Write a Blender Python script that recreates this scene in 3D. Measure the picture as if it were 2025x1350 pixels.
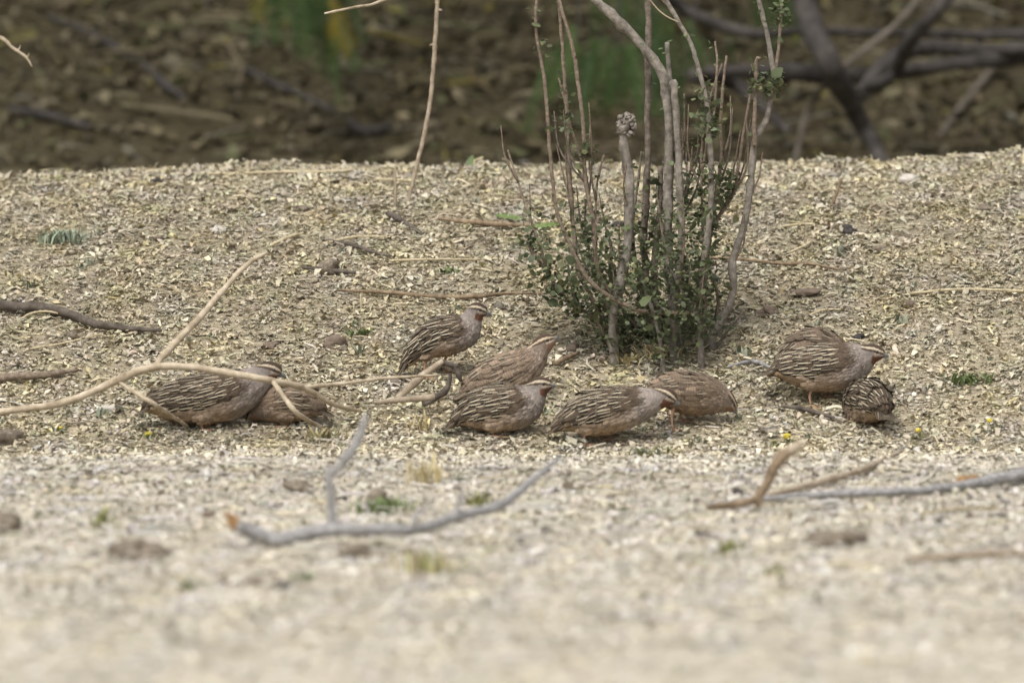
import bpy, bmesh, math, random
import numpy as np
from mathutils import Vector, Matrix
from mathutils.bvhtree import BVHTree

for o in list(bpy.data.objects):
    bpy.data.objects.remove(o, do_unlink=True)
SC = bpy.context.scene
COL = SC.collection
rng = np.random.default_rng(7)
random.seed(7)

# ------------------------------------------------------------------ camera
CAM_Z, LENS, SENS = 1.30, 400.0, 36.0
PITCH = math.atan(1.30/20.0) - math.atan(195/2025*SENS/LENS)
cam_d = bpy.data.cameras.new('camera')
cam_d.lens = LENS; cam_d.sensor_width = SENS; cam_d.sensor_fit = 'HORIZONTAL'
cam_d.clip_start = 0.5; cam_d.clip_end = 400
cam_d.dof.use_dof = True; cam_d.dof.focus_distance = 20.15; cam_d.dof.aperture_fstop = 4.4
cam = bpy.data.objects.new('camera', cam_d); COL.objects.link(cam)
cam.location = (0, 0, CAM_Z); cam.rotation_euler = (math.pi/2-PITCH, 0, 0)
SC.camera = cam

# ------------------------------------------------------------------ sky, sun, exposure (bright overcast)
SUN_EL, SUN_AZ = math.radians(58), math.radians(205)      # azimuth from +Y, clockwise: behind the camera, to its left
w = bpy.data.worlds.new('World'); SC.world = w; w.use_nodes = True
nt = w.node_tree; nt.nodes.clear()
sky = nt.nodes.new('ShaderNodeTexSky'); sky.sky_type = 'NISHITA'; sky.sun_disc = False
sky.sun_elevation = SUN_EL; sky.sun_rotation = SUN_AZ
sky.dust_density = 6.0; sky.air_density = 1.0; sky.ozone_density = 1.0
hs = nt.nodes.new('ShaderNodeHueSaturation'); hs.inputs['Saturation'].default_value = 0.25
bg = nt.nodes.new('ShaderNodeBackground'); bg.inputs['Strength'].default_value = 0.15
wo = nt.nodes.new('ShaderNodeOutputWorld')
nt.links.new(sky.outputs[0], hs.inputs['Color']); nt.links.new(hs.outputs[0], bg.inputs['Color'])
nt.links.new(bg.outputs[0], wo.inputs['Surface'])
sun_d = bpy.data.lights.new('sun', 'SUN'); sun_d.energy = 1.15; sun_d.angle = math.radians(22)
sun_d.color = (1.0, 0.965, 0.905)
sun = bpy.data.objects.new('sun', sun_d); COL.objects.link(sun)
_sd = Vector((math.sin(SUN_AZ)*math.cos(SUN_EL), math.cos(SUN_AZ)*math.cos(SUN_EL), math.sin(SUN_EL)))
sun.rotation_euler = _sd.to_track_quat('Z', 'Y').to_euler(); sun.location = (0, 10, 12)
SC.view_settings.view_transform = 'Standard'; SC.view_settings.look = 'None'
SC.view_settings.gamma = 1.0; SC.view_settings.exposure = 0.36
SC.view_settings.use_curve_mapping = False
SC.render.engine = 'CYCLES'
SC.cycles.max_bounces = 5

# ------------------------------------------------------------------ pixel -> place
FW = Vector((0, math.cos(PITCH), -math.sin(PITCH))); UP = Vector((0, math.sin(PITCH), math.cos(PITCH)))
KPX = SENS/LENS/2025
def ray(px, py):
    return FW + Vector((1, 0, 0))*((px-1012.5)*KPX) + UP*(-(py-675)*KPX)
def P(px, py, Y):
    d = ray(px, py); return Vector((0, 0, CAM_Z)) + d*(Y/d.y)
def mpp(Y): return Y*KPX                      # metres per photo pixel at distance Y

# ------------------------------------------------------------------ noise
def vnoise(x, y, seed=0, octaves=3):
    r = np.random.default_rng(seed); out = np.zeros_like(np.asarray(x, float)); a = 1.0; f = 1.0; tot = 0
    for _ in range(octaves):
        s = 0
        for k in range(5):
            th = r.uniform(0, 2*math.pi); fr = f*r.uniform(.7, 1.4); ph = r.uniform(0, 6.28)
            s = s + np.sin((x*math.cos(th)+y*math.sin(th))*fr*2*math.pi+ph)
        out = out + a*s/3.0; tot += a; a *= .5; f *= 2.1
    return out/tot
def sstep(a, b, x):
    t = np.clip((x-a)/(b-a), 0, 1); return t*t*(3-2*t)

# ------------------------------------------------------------------ terrain: flat verge, litter mound, hollow, shaded bank
CREST_Y = 21.3
_cpx = np.array([-900, -300, 0, 200, 400, 650, 900, 1100, 1300, 1500, 1650, 1850, 2025, 2500, 3000])
_cpy = np.array([358, 356, 352, 343, 331, 327, 334, 333, 334, 328, 322, 315, 306, 305, 318])
_cz = np.array([P(a, b, CREST_Y).z for a, b in zip(_cpx, _cpy)]) - 0.004
_cx = np.array([P(a, 330, CREST_Y).x for a in _cpx])
def height(x, Y):
    x = np.asarray(x, float); Y = np.asarray(Y, float)
    H = np.interp(x, _cx, _cz)
    up = np.sin(np.clip((Y-19.55)/(CREST_Y-19.55), 0, 1)*math.pi/2)**1.25
    dn = 1-sstep(CREST_Y, CREST_Y+1.5, Y)
    z = H*up*dn + (.007*vnoise(x*2.6, Y*1.5, 14, 3)+.004*vnoise(x*9, Y*6, 15, 2))*sstep(20.7, 21.2, Y)*dn
    z = z + .020*np.exp(-((Y-18.9)/.45)**2)                       # low lip in front of the birds
    z = z + .006*vnoise(x*1.2, Y*1.0, 3) * (1-.6*sstep(19, 21, Y))
    z = z + .0035*vnoise(x*6, Y*5, 4, 2)
    z = z + sstep(23.3, 24.0, Y)*.06 + np.clip(Y-23.7, 0, 5.5)*.34 + sstep(23.6, 25, Y)*.05*vnoise(x*.7, Y*.8, 9, 2)
    return z
_Ys = np.arange(11.0, 30.0, .01)
def G(px, py, lift=0.0):
    d = ray(px, py); t = _Ys/d.y
    xs = d.x*t; zs = CAM_Z + d.z*t
    i = int(np.argmax(height(xs, _Ys)+lift >= zs))
    if i == 0: i = len(_Ys)-1
    Y = _Ys[i]
    return Vector((d.x*Y/d.y, Y, float(height(d.x*Y/d.y, Y))))
def hz(x, Y): return float(height(x, Y))

# ------------------------------------------------------------------ mesh helpers
def fastmesh(name, V, F, smooth=False):
    V = np.asarray(V, np.float32); F = np.asarray(F, np.int32); n = F.shape[1]
    me = bpy.data.meshes.new(name)
    me.vertices.add(len(V)); me.vertices.foreach_set('co', V.ravel())
    me.loops.add(F.size); me.loops.foreach_set('vertex_index', F.ravel())
    me.polygons.add(len(F)); me.polygons.foreach_set('loop_start', np.arange(0, F.size, n, dtype=np.int32))
    me.update(calc_edges=True); me.validate()
    me.polygons.foreach_set('use_smooth', np.full(len(me.polygons), smooth)); me.update()
    return me
def setcol(me, C, name='col'):
    C = np.asarray(C, np.float32)
    if C.shape[1] == 3: C = np.hstack([C, np.ones((len(C), 1), np.float32)])
    a = me.color_attributes.new(name, 'FLOAT_COLOR', 'POINT'); a.data.foreach_set('color', C.ravel())
def link(name, me, mat, parent=None, **props):
    o = bpy.data.objects.new(name, me); COL.objects.link(o)
    if mat and me is not None and not me.materials: me.materials.append(mat)
    if parent: o.parent = parent
    for k, v in props.items(): o[k] = v
    return o
def thing(name, loc, label, category, group=None, rz=0):
    o = bpy.data.objects.new(name, None); COL.objects.link(o); o.empty_display_size = .02
    o.location = loc; o.rotation_euler = (0, 0, rz); o['label'] = label; o['category'] = category
    if group: o['group'] = group
    return o
def catmull(pts, n):
    p = np.asarray(pts, float)
    if len(p) < 3: 
        t = np.linspace(0, 1, n)[:, None]; return p[0]*(1-t)+p[-1]*t
    q = np.vstack([2*p[0]-p[1], p, 2*p[-1]-p[-2]])
    L = np.linalg.norm(np.diff(p[:, :3], axis=0), axis=1); c = np.r_[0, np.cumsum(L)]; c /= c[-1]
    out = []
    for s in np.linspace(0, 1, n):
        i = min(int(np.searchsorted(c, s, side='right')-1), len(p)-2); t = (s-c[i])/max(c[i+1]-c[i], 1e-9)
        a, b, d, e = q[i], q[i+1], q[i+2], q[i+3]
        out.append(.5*((2*b)+(-a+d)*t+(2*a-5*b+4*d-e)*t*t+(-a+3*b-3*d+e)*t**3))
    return np.array(out)
def tube_arrays(pts, radii, n=None, sides=8, rough=.08, knots=0, seed=0):
    """pts (k,3), radii (k) -> V,F (quads) for a bumpy closed tube"""
    r = np.random.default_rng(seed)
    pts = np.asarray([tuple(p) for p in pts], float); radii = np.asarray(radii, float)
    L = np.linalg.norm(np.diff(pts, axis=0), axis=1).sum()
    if n is None: n = int(np.clip(L/(max(radii.mean(), .0012)*1.6), 6, 90))
    c = catmull(np.hstack([pts, radii[:, None]]), n)
    ctr, rad = c[:, :3].copy(), np.maximum(c[:, 3], 2e-4)
    wob = r.normal(0, 1, (n, 3)); wob[1:-1] = (wob[:-2]+wob[1:-1]*2+wob[2:])/4
    ctr[1:-1] += wob[1:-1]*rad[1:-1, None]*.25*min(1, rough*6)
    for _ in range(knots):
        i = r.integers(1, n-1); rad[i] *= r.uniform(1.1, 1.3)
    tan = np.gradient(ctr, axis=0); tan /= np.linalg.norm(tan, axis=1)[:, None]+1e-12
    ref = np.array([0, 1., 0]) if abs(tan[:, 1]).mean() < .75 else np.array([1., 0, 0])
    a = np.cross(tan, ref); a /= np.linalg.norm(a, axis=1)[:, None]+1e-12
    b = np.cross(tan, a)
    th = np.arange(sides)*2*math.pi/sides
    rr = rad[:, None]*(1+rough*r.normal(0, 1, (n, sides)))
    V = ctr[:, None, :]+rr[..., None]*(np.cos(th)[None, :, None]*a[:, None, :]+np.sin(th)[None, :, None]*b[:, None, :])
    V = V.reshape(-1, 3); F = []
    for i in range(n-1):
        for j in range(sides):
            F.append((i*sides+j, i*sides+(j+1) % sides, (i+1)*sides+(j+1) % sides, (i+1)*sides+j))
    base = len(V); V = np.vstack([V, ctr[0]-tan[0]*rad[0]*.15, ctr[-1]+tan[-1]*rad[-1]*.3])
    for j in range(sides):
        F.append((base, (j+1) % sides, j, base)); e = (n-1)*sides
        F.append((base+1, e+j, e+(j+1) % sides, base+1))
    return V, F
def polymesh(name, V, F, smooth=True):
    F = [tuple(dict.fromkeys(f)) for f in F]
    me = bpy.data.meshes.new(name); me.from_pydata([tuple(v) for v in V], [], F)
    me.polygons.foreach_set('use_smooth', np.full(len(me.polygons), smooth)); me.update()
    return me
def merge(parts):
    V = []; F = []; off = 0
    for v, f in parts:
        V.append(np.asarray(v)); F += [tuple(i+off for i in q) for q in f]; off += len(v)
    return np.vstack(V), F

# ------------------------------------------------------------------ materials
def mat_base(name, rough=.85, spec=.2):
    m = bpy.data.materials.new(name); m.use_nodes = True; n = m.node_tree.nodes; b = n['Principled BSDF']
    b.inputs['Roughness'].default_value = rough; b.inputs['Specular IOR Level'].default_value = spec
    return m, m.node_tree, b
def mix(nt, fac, a, b, blend='MIX'):
    x = nt.nodes.new('ShaderNodeMix'); x.data_type = 'RGBA'; x.blend_type = blend
    for sock, val in ((x.inputs[0], fac), (x.inputs[6], a), (x.inputs[7], b)):
        if isinstance(val, bpy.types.NodeSocket): nt.links.new(val, sock)
        elif isinstance(val, (int, float)): sock.default_value = val
        else: sock.default_value = (*val, 1)
    return x.outputs[2]
def noise(nt, scale, detail=4, rough=.6, coord='Object', stretch=None):
    t = nt.nodes.new('ShaderNodeTexCoord'); n = nt.nodes.new('ShaderNodeTexNoise')
    n.inputs['Scale'].default_value = scale; n.inputs['Detail'].default_value = detail; n.inputs['Roughness'].default_value = rough
    src = t.outputs[coord]
    if stretch:
        m = nt.nodes.new('ShaderNodeMapping'); m.inputs['Scale'].default_value = stretch
        nt.links.new(src, m.inputs[0]); src = m.outputs[0]
    nt.links.new(src, n.inputs['Vector']); return n.outputs['Fac']
def ramp(nt, fac, stops):
    r = nt.nodes.new('ShaderNodeValToRGB'); e = r.color_ramp.elements
    while len(e) < len(stops): e.new(.5)
    for el, (p, c) in zip(e, stops): el.position = p; el.color = (*c, 1)
    nt.links.new(fac, r.inputs[0]); return r.outputs[0]
def math_n(nt, op, a, b=None, c=None):
    x = nt.nodes.new('ShaderNodeMath'); x.operation = op
    for i, v in enumerate((a, b, c)):
        if v is None: continue
        if isinstance(v, bpy.types.NodeSocket): nt.links.new(v, x.inputs[i])
        else: x.inputs[i].default_value = v
    return x.outputs[0]
def bump(nt, b, h, strength=.4, dist=.002):
    n = nt.nodes.new('ShaderNodeBump'); n.inputs['Strength'].default_value = strength; n.inputs['Distance'].default_value = dist
    nt.links.new(h, n.inputs['Height']); nt.links.new(n.outputs[0], b.inputs['Normal'])
def attr(nt, name, out='Color'):
    a = nt.nodes.new('ShaderNodeAttribute'); a.attribute_name = name; return a.outputs[out]
def mat_stops(name, scale, stops, rough=.85, bscale=None, bstr=.5, bdist=.001, stretch=None, spec=.2):
    m, nt, b = mat_base(name, rough, spec)
    nt.links.new(ramp(nt, noise(nt, scale, 5, .65, stretch=stretch), stops), b.inputs['Base Color'])
    bump(nt, b, noise(nt, bscale or scale*2, 4, .7, stretch=stretch), bstr, bdist); return m
def mat_attr(name, var=.35, scale=260, rough=.9, trans=0, spec=.15):
    m, nt, b = mat_base(name, rough, spec)
    n = noise(nt, scale, 3, .7)
    c = mix(nt, 1.0, attr(nt, 'col'), ramp(nt, n, [(.25, (1-var,)*3), (.75, (1+var*.5,)*3)]), 'MULTIPLY')
    nt.links.new(c, b.inputs['Base Color'])
    if trans: 
        b.inputs['Transmission Weight'].default_value = 0
        b.inputs['Subsurface Weight'].default_value = 0
        tr = nt.nodes.new('ShaderNodeBsdfTranslucent'); mx = nt.nodes.new('ShaderNodeMixShader'); mx.inputs[0].default_value = trans
        nt.links.new(c, tr.inputs['Color']); out = nt.nodes['Material Output']
        nt.links.new(b.outputs[0], mx.inputs[1]); nt.links.new(tr.outputs[0], mx.inputs[2]); nt.links.new(mx.outputs[0], out.inputs[0])
    return m

M_LIT = mat_attr('litter', .4, 300)
M_LEAF = mat_attr('leaf', .3, 200, .6, .25, .3)
M_CROWN = mat_attr('crown_leaf', .3, 60, .7, .12, .2)
def bark(name, dark, mid, light, scale=90, rough=.9, stretch=None):
    return mat_stops(name, scale, [(.28, dark), (.5, mid), (.72, light)], rough, scale*2.5, .7, .0015, stretch)
M_BARK = bark('shrub_bark', (.10, .085, .07), (.21, .185, .155), (.34, .305, .26))
M_BARKD = bark('shrub_bark_dark', (.07, .055, .045), (.16, .13, .105), (.27, .235, .19))
M_TWIG = bark('twig_bark', (.10, .075, .055), (.20, .155, .115), (.32, .26, .2), 140)
M_PALE = bark('pale_stem', (.21, .16, .105), (.40, .33, .235), (.57, .49, .375), 38)
M_GREY = bark('weathered_grey_wood', (.13, .125, .118), (.28, .272, .265), (.45, .44, .43), 110)
M_BRST = bark('brown_stick', (.10, .07, .045), (.21, .155, .10), (.34, .26, .175), 70)
M_TAN = bark('tan_stick', (.2, .155, .11), (.34, .275, .2), (.46, .39, .3), 70)
M_DARK = bark('dark_root', (.045, .035, .03), (.10, .082, .066), (.17, .145, .12), 60)
M_STRAW = bark('straw', (.3, .25, .15), (.47, .4, .26), (.6, .53, .38), 80)
M_RUST = bark('torn_wood', (.16, .085, .035), (.29, .17, .075), (.42, .28, .15), 200)
M_LIMB = bark('dark_limb', (.035, .031, .028), (.07, .062, .056), (.12, .108, .095), 18)  # dark bark of the trunk, limbs and bank sticks
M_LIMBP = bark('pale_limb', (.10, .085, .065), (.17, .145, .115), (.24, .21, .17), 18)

# ------------------------------------------------------------------ ground sheet
def axis(segs):
    out = []
    for a, b, s in segs: out += list(np.arange(a, b, s))
    return np.array(out+[segs[-1][1]])
gx = axis([(-150, -30, 20), (-30, -5, 1.5), (-5, -1.7, .12), (-1.7, 1.7, .025), (1.7, 5, .12), (5, 30, 1.5), (30, 150, 20)])
gy = axis([(-40, 8, 4), (8, 14, .4), (14, 18.5, .05), (18.5, 23, .025), (23, 30, .08), (30, 60, 3), (60, 260, 25)])
X, Yg = np.meshgrid(gx, gy); Z = height(X, Yg)
nx, ny = len(gx), len(gy); idx = np.arange(nx*ny).reshape(ny, nx)
F = np.stack([idx[:-1, :-1], idx[:-1, 1:], idx[1:, 1:], idx[1:, :-1]], -1).reshape(-1, 4)
me = fastmesh('ground', np.stack([X, Yg, Z], -1).reshape(-1, 3), F, True)
wob = .25*vnoise(X, Yg, 5)
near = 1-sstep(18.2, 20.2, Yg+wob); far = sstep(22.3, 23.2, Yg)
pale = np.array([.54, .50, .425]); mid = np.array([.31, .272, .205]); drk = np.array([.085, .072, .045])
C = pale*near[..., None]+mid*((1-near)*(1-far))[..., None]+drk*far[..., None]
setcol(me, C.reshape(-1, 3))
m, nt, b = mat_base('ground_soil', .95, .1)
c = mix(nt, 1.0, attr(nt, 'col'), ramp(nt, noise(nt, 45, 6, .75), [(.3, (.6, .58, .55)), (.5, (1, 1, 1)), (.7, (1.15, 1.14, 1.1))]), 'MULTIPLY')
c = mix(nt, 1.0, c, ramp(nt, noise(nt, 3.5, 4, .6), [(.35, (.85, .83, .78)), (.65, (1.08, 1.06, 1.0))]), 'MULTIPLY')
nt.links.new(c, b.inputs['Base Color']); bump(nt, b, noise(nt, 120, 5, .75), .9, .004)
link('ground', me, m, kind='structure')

# ------------------------------------------------------------------ litter
PAL = dict(
    mound=([(.45, .395, .29), (.54, .485, .375), (.37, .335, .26), (.25, .20, .145), (.50, .42, .22), (.30, .295, .19), (.10, .08, .062), (.37, .285, .215), (.60, .565, .48)],
           [.27, .17, .18, .10, .06, .10, .04, .05, .03]),
    verge=([(.56, .52, .445), (.62, .58, .505), (.49, .455, .385), (.36, .305, .235), (.55, .475, .33), (.40, .40, .30), (.18, .15, .12), (.48, .405, .33), (.70, .67, .61)],
           [.32, .22, .18, .07, .045, .045, .02, .04, .05]),
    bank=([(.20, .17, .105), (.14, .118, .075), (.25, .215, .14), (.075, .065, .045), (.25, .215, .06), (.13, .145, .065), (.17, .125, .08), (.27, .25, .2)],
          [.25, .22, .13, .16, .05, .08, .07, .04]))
def rotmats(n, tilt, r):
    yaw = r.uniform(0, 2*math.pi, n); tl = np.abs(r.normal(0, tilt, n)); az = r.uniform(0, 2*math.pi, n)
    cy, sy = np.cos(yaw), np.sin(yaw); Z0 = np.zeros(n); O = np.ones(n)
    Rz = np.stack([cy, -sy, Z0, sy, cy, Z0, Z0, Z0, O], -1).reshape(n, 3, 3)
    kx, ky = np.cos(az), np.sin(az); c, s = np.cos(tl), np.sin(tl)
    Rt = np.stack([c+kx*kx*(1-c), kx*ky*(1-c), ky*s, kx*ky*(1-c), c+ky*ky*(1-c), -kx*s, -ky*s, kx*s, c], -1).reshape(n, 3, 3)
    return Rt@Rz
def flake_shape(n, r):
    g = np.array([(-.5, -.25, 0), (-.5, .25, 0), (0, -.5, 0), (0, .5, 0), (.5, -.2, 0), (.5, .2, 0)], float)
    S = np.repeat(g[None], n, 0)+r.normal(0, .08, (n, 6, 3))
    curl = r.normal(.12, .25, n); S[:, 2:4, 2] += curl[:, None]
    S[:, [3], 2] += r.normal(0, .2, (n, 1)); return S, np.array([(0, 2, 3, 1), (2, 4, 5, 3)])
def straw_shape(n, r):
    V = []
    for x in (-.5, 0, .5):
        for k in range(3): V.append((x, .5*math.cos(k*2.094), .5*math.sin(k*2.094)))
    S = np.repeat(np.array(V)[None], n, 0); bend = r.normal(0, 1, (n, 1)); S[:, 3:6, 1] += bend*1.2; S[:, 3:6, 2] += np.abs(r.normal(0, .5, (n, 1)))
    F = []
    for i in (0, 3):
        for k in range(3): F.append((i+k, i+(k+1) % 3, i+3+(k+1) % 3, i+3+k))
    return S, np.array(F)
def lump_shape(n, r):
    bm = bmesh.new(); bmesh.ops.create_icosphere(bm, subdivisions=1, radius=.5)
    V = np.array([v.co[:] for v in bm.verts]); F = np.array([[v.index for v in f.verts] for f in bm.faces]); bm.free()
    S = V[None]*(1+r.normal(0, .17, (n, len(V), 1))); return S, F
def scatter(name, label, n, xr, yr, shape, size, asp, tilt, lift, pal, r, smooth=False, maskf=None, hue=0):
    x = r.uniform(*xr, n); y = r.uniform(*yr, n)
    if maskf is not None: k = maskf(x, y) > r.uniform(0, 1, n); x = x[k]; y = y[k]; n = len(x)
    S, F = shape(n, r)
    L = size*np.minimum(np.exp(r.normal(0, .48, n)), 2.3); W = L*asp*np.exp(r.normal(0, .25, n)); T = np.where(np.full(n, shape is flake_shape), L*.7, np.where(np.full(n, shape is lump_shape), W*.75, W))
    S = S*np.stack([L, W, T], -1)[:, None, :]
    S = np.einsum('nij,nvj->nvi', rotmats(n, tilt, r), S)
    z = height(x, y)+np.abs(r.normal(0, lift, n))+.15*W
    V = S+np.stack([x, y, z], -1)[:, None, :]
    nv = S.shape[1]; FF = (F[None]+(np.arange(n)*nv)[:, None, None]).reshape(-1, F.shape[1])
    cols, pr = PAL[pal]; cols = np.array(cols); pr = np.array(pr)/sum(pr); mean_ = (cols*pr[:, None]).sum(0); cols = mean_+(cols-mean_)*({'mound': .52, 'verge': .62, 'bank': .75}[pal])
    low = vnoise(x*1.6, y*1.2, 21+hue, 2)
    ci = np.clip(np.searchsorted(np.cumsum(pr), np.clip(r.uniform(0, 1, n)+.05*low, 0, .9999)), 0, len(cols)-1)
    C = cols[ci]*np.exp(r.normal(0, .16, (n, 1)))*(1+.10*vnoise(x*2.5, y*1.8, 33, 2))[:, None]
    hp = vnoise(x*5, y*3.5, 51, 3); C = C*(1+hp[:, None]*np.array([.05, .02, -.12]))
    hp = vnoise(x*9, y*6, 57, 2); C = C*(1+hp[:, None]*np.array([.03, -.01, .05])-.08*np.clip(hp, 0, 1)[:, None])
    if pal == 'mound': C = C*np.array([1.15, 1.16, 1.14])*(1+.30*(1-sstep(19.2, 20.3, y+.2*low)))[:, None]
    if pal == 'mound': k_ = (.75*(1-sstep(18.9, 19.9, y)))[:, None]; C = C*(1-k_)+k_*C.mean(1, keepdims=True)*np.array([1.095, 1.01, .87])
    if pal == 'verge': C = C*(1-.12*sstep(17.6, 19.2, y))[:, None]
    me = fastmesh(name, V.reshape(-1, 3), FF, smooth); setcol(me, np.clip(np.repeat(C, nv, 0), 0, .9))
    return link(name, me, M_LIT, kind='stuff', label=label, category='litter')
mound_m = lambda x, y: np.where(np.abs(x) < 1.15, 1.0, .35)*np.where(y < 19.3, .6, 1)*(.6+.4*sstep(-.5, .3, vnoise(x*3, y*2, 71, 2)))
scatter('mound_flakes', 'crumbled beige leaf flakes covering the low mound', 300000, (-1.75, 1.75), (18.9, 21.95), flake_shape, .0074, .5, .5, .003, 'mound', np.random.default_rng(1), maskf=mound_m)
scatter('mound_straw', 'short broken straw pieces strewn over the low mound', 62000, (-1.75, 1.75), (18.9, 21.95), straw_shape, .0155, .08, .3, .004, 'mound', np.random.default_rng(2), maskf=mound_m)
scatter('mound_crumbs', 'small pale crumbs and pebbles over the low mound', 20000, (-1.75, 1.75), (18.9, 21.95), lump_shape, .0062, .75, .6, .001, 'mound', np.random.default_rng(3), True, mound_m)
verge_m = lambda x, y: np.where(np.abs(x) < 1.1, 1.0, .3)*(1-sstep(18.9, 20.1, y))*(.35+.65*sstep(14.5, 17.2, y))
scatter('verge_flakes', 'pale leaf chips scattered over the sandy foreground', 120000, (-1.8, 1.8), (13.5, 20.1), flake_shape, .0082, .6, .35, .002, 'verge', np.random.default_rng(4), maskf=verge_m)
scatter('verge_gravel', 'pale gravel scattered over the sandy foreground', 26000, (-1.8, 1.8), (13.5, 20.1), lump_shape, .0075, .75, .5, .001, 'verge', np.random.default_rng(5), True, verge_m)
scatter('verge_straw', 'short straw pieces scattered over the sandy foreground', 12000, (-1.8, 1.8), (14.5, 20.1), straw_shape, .03, .07, .12, .004, 'verge', np.random.default_rng(6), maskf=verge_m)
scatter('crest_leaves', 'curled dry leaves heaped along the top of the low mound', 2600, (-1.75, 1.75), (20.9, 21.6), flake_shape, .0125, .45, .6, .005, 'mound', np.random.default_rng(10))
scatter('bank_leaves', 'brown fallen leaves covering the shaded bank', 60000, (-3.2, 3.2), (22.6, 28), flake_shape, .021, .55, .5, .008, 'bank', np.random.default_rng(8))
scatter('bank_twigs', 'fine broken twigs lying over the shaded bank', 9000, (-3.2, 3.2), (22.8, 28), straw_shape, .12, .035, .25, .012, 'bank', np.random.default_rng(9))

# ------------------------------------------------------------------ shade tree behind: trunk outside the frame, limbs in view, unseen crown added overhead for shade
tree = thing('shade_tree', (1.95, 25.6, hz(1.95, 25.6)-.02), 'spreading dark limbed tree arching over the shaded bank behind the mound', 'tree')
def tpart(parent, name, V, F, mat, **k):
    o3 = np.array(parent.location); me = polymesh(name, np.asarray(V)-o3, F); return link(name, me, mat, parent, **k)
b0 = np.array(tree.location)
V, F_ = tube_arrays([b0+(0, 0, -.1), b0+(.03, .02, .5), b0+(-.1, .05, 1.2), b0+(-.3, .1, 2.0), b0+(-.9, .2, 2.9)], [.17, .13, .12, .10, .05], 30, 14, .06, seed=1)
tpart(tree, 'trunk', V, F_, M_LIMB)
limbs = [  # pixel path with distance, radius in px
    ([(1575, -160), (1590, 0), (1632, 110), (1672, 185), (1712, 260), (1750, 330)], 24.0, [26, 24, 24, 22, 17, 12]),
    ([(2250, 20), (2025, 105), (1880, 128), (1700, 150), (1560, 142), (1400, 140)], 24.15, [30, 20, 13, 17, 18, 10]),
    ([(1940, -140), (1868, 0), (1800, 80), (1765, 150), (1700, 175)], 24.0, [16, 15, 15, 12, 9]),
    ([(2200, 60), (2025, 70), (1820, 66), (1600, 62), (1480, 66), (1365, 25), (1290, -30)], 24.3, [16, 13, 9, 8, 11, 12, 12]),
    ([(1700, 190), (1760, 120), (1840, 95), (1960, 100), (2150, 90)], 24.2, [16, 18, 16, 14, 16]),
    ([(1370, 150), (1440, 160), (1500, 205), (1560, 260)], 24.2, [14, 16, 13, 7]),
    ([(1570, 330), (1600, 215), (1660, 140), (1770, 50), (1850, -40)], 24.3, [5, 6, 7, 7, 7]),
]
for i, (pp, Y, rr) in enumerate(limbs):
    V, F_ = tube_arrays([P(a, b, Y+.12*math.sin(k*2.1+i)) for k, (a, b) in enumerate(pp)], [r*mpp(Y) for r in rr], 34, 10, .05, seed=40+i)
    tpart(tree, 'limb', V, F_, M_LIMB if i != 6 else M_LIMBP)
for i, (tx, ty, tz) in enumerate([(-2.6, 25.2, 1.7), (-.9, 24.1, 1.35), (.6, 24.0, 1.4), (3.4, 25, 1.9), (-1.8, 27, 2.2), (.2, 26.8, 2.2)]):
    V, F_ = tube_arrays([b0+(-.3, .1, 2.0), (b0+(-.3, .1, 2.0))*.5+np.array((tx, ty, tz))*.5+(0, 0, .35), (tx, ty, tz)], [.07, .045, .012], 20, 8, .06, seed=60+i)
    tpart(tree, 'limb', V, F_, M_LIMB)
def leafcloud(n, centre, radii, size, cols, r, asp=.5, hollow=.25, zmin=None):
    p = r.normal(0, 1, (n, 3)); p /= np.linalg.norm(p, axis=1)[:, None]; p *= (hollow+(1-hollow)*r.uniform(0, 1, (n, 1))**.5)
    p = p*np.array(radii)+np.array(centre)
    cl = vnoise(p[:, 0]*.9+p[:, 2], p[:, 1]*.9-p[:, 2]*.7, 77, 2); p = p[cl > -.75]
    if zmin is not None: p = p[p[:, 2] > zmin(p)]
    n = len(p); S, F = flake_shape(n, r)
    L = size*np.exp(r.normal(0, .3, n)); S = S*np.stack([L, L*asp, L*.4], -1)[:, None, :]
    S = np.einsum('nij,nvj->nvi', rotmats(n, .8, r), S)+p[:, None, :]
    FF = (F[None]+(np.arange(n)*6)[:, None, None]).reshape(-1, 4)
    cols = np.array(cols); C = cols[r.integers(0, len(cols), n)]*np.exp(r.normal(0, .2, (n, 1)))
    return S.reshape(-1, 3), FF, np.repeat(C, 6, 0)
frus = lambda p: 1.3-.0215*p[:, 1]-.02+.10+.06*np.sin(p[:, 0]*5)          # keeps the crown's underside above the top of the frame
V, FF, C = leafcloud(9500, (.1, 26.1, 2.0), (4.3, 3.3, 1.35), .085, [(.05, .085, .02), (.07, .10, .03), (.09, .10, .035), (.035, .06, .018)], np.random.default_rng(11), zmin=frus)  # out-of-view leaf mass put in to darken the bank below
me = fastmesh('crown', V-b0, FF); setcol(me, C); link('crown', me, M_CROWN, tree, kind='stuff')
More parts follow.
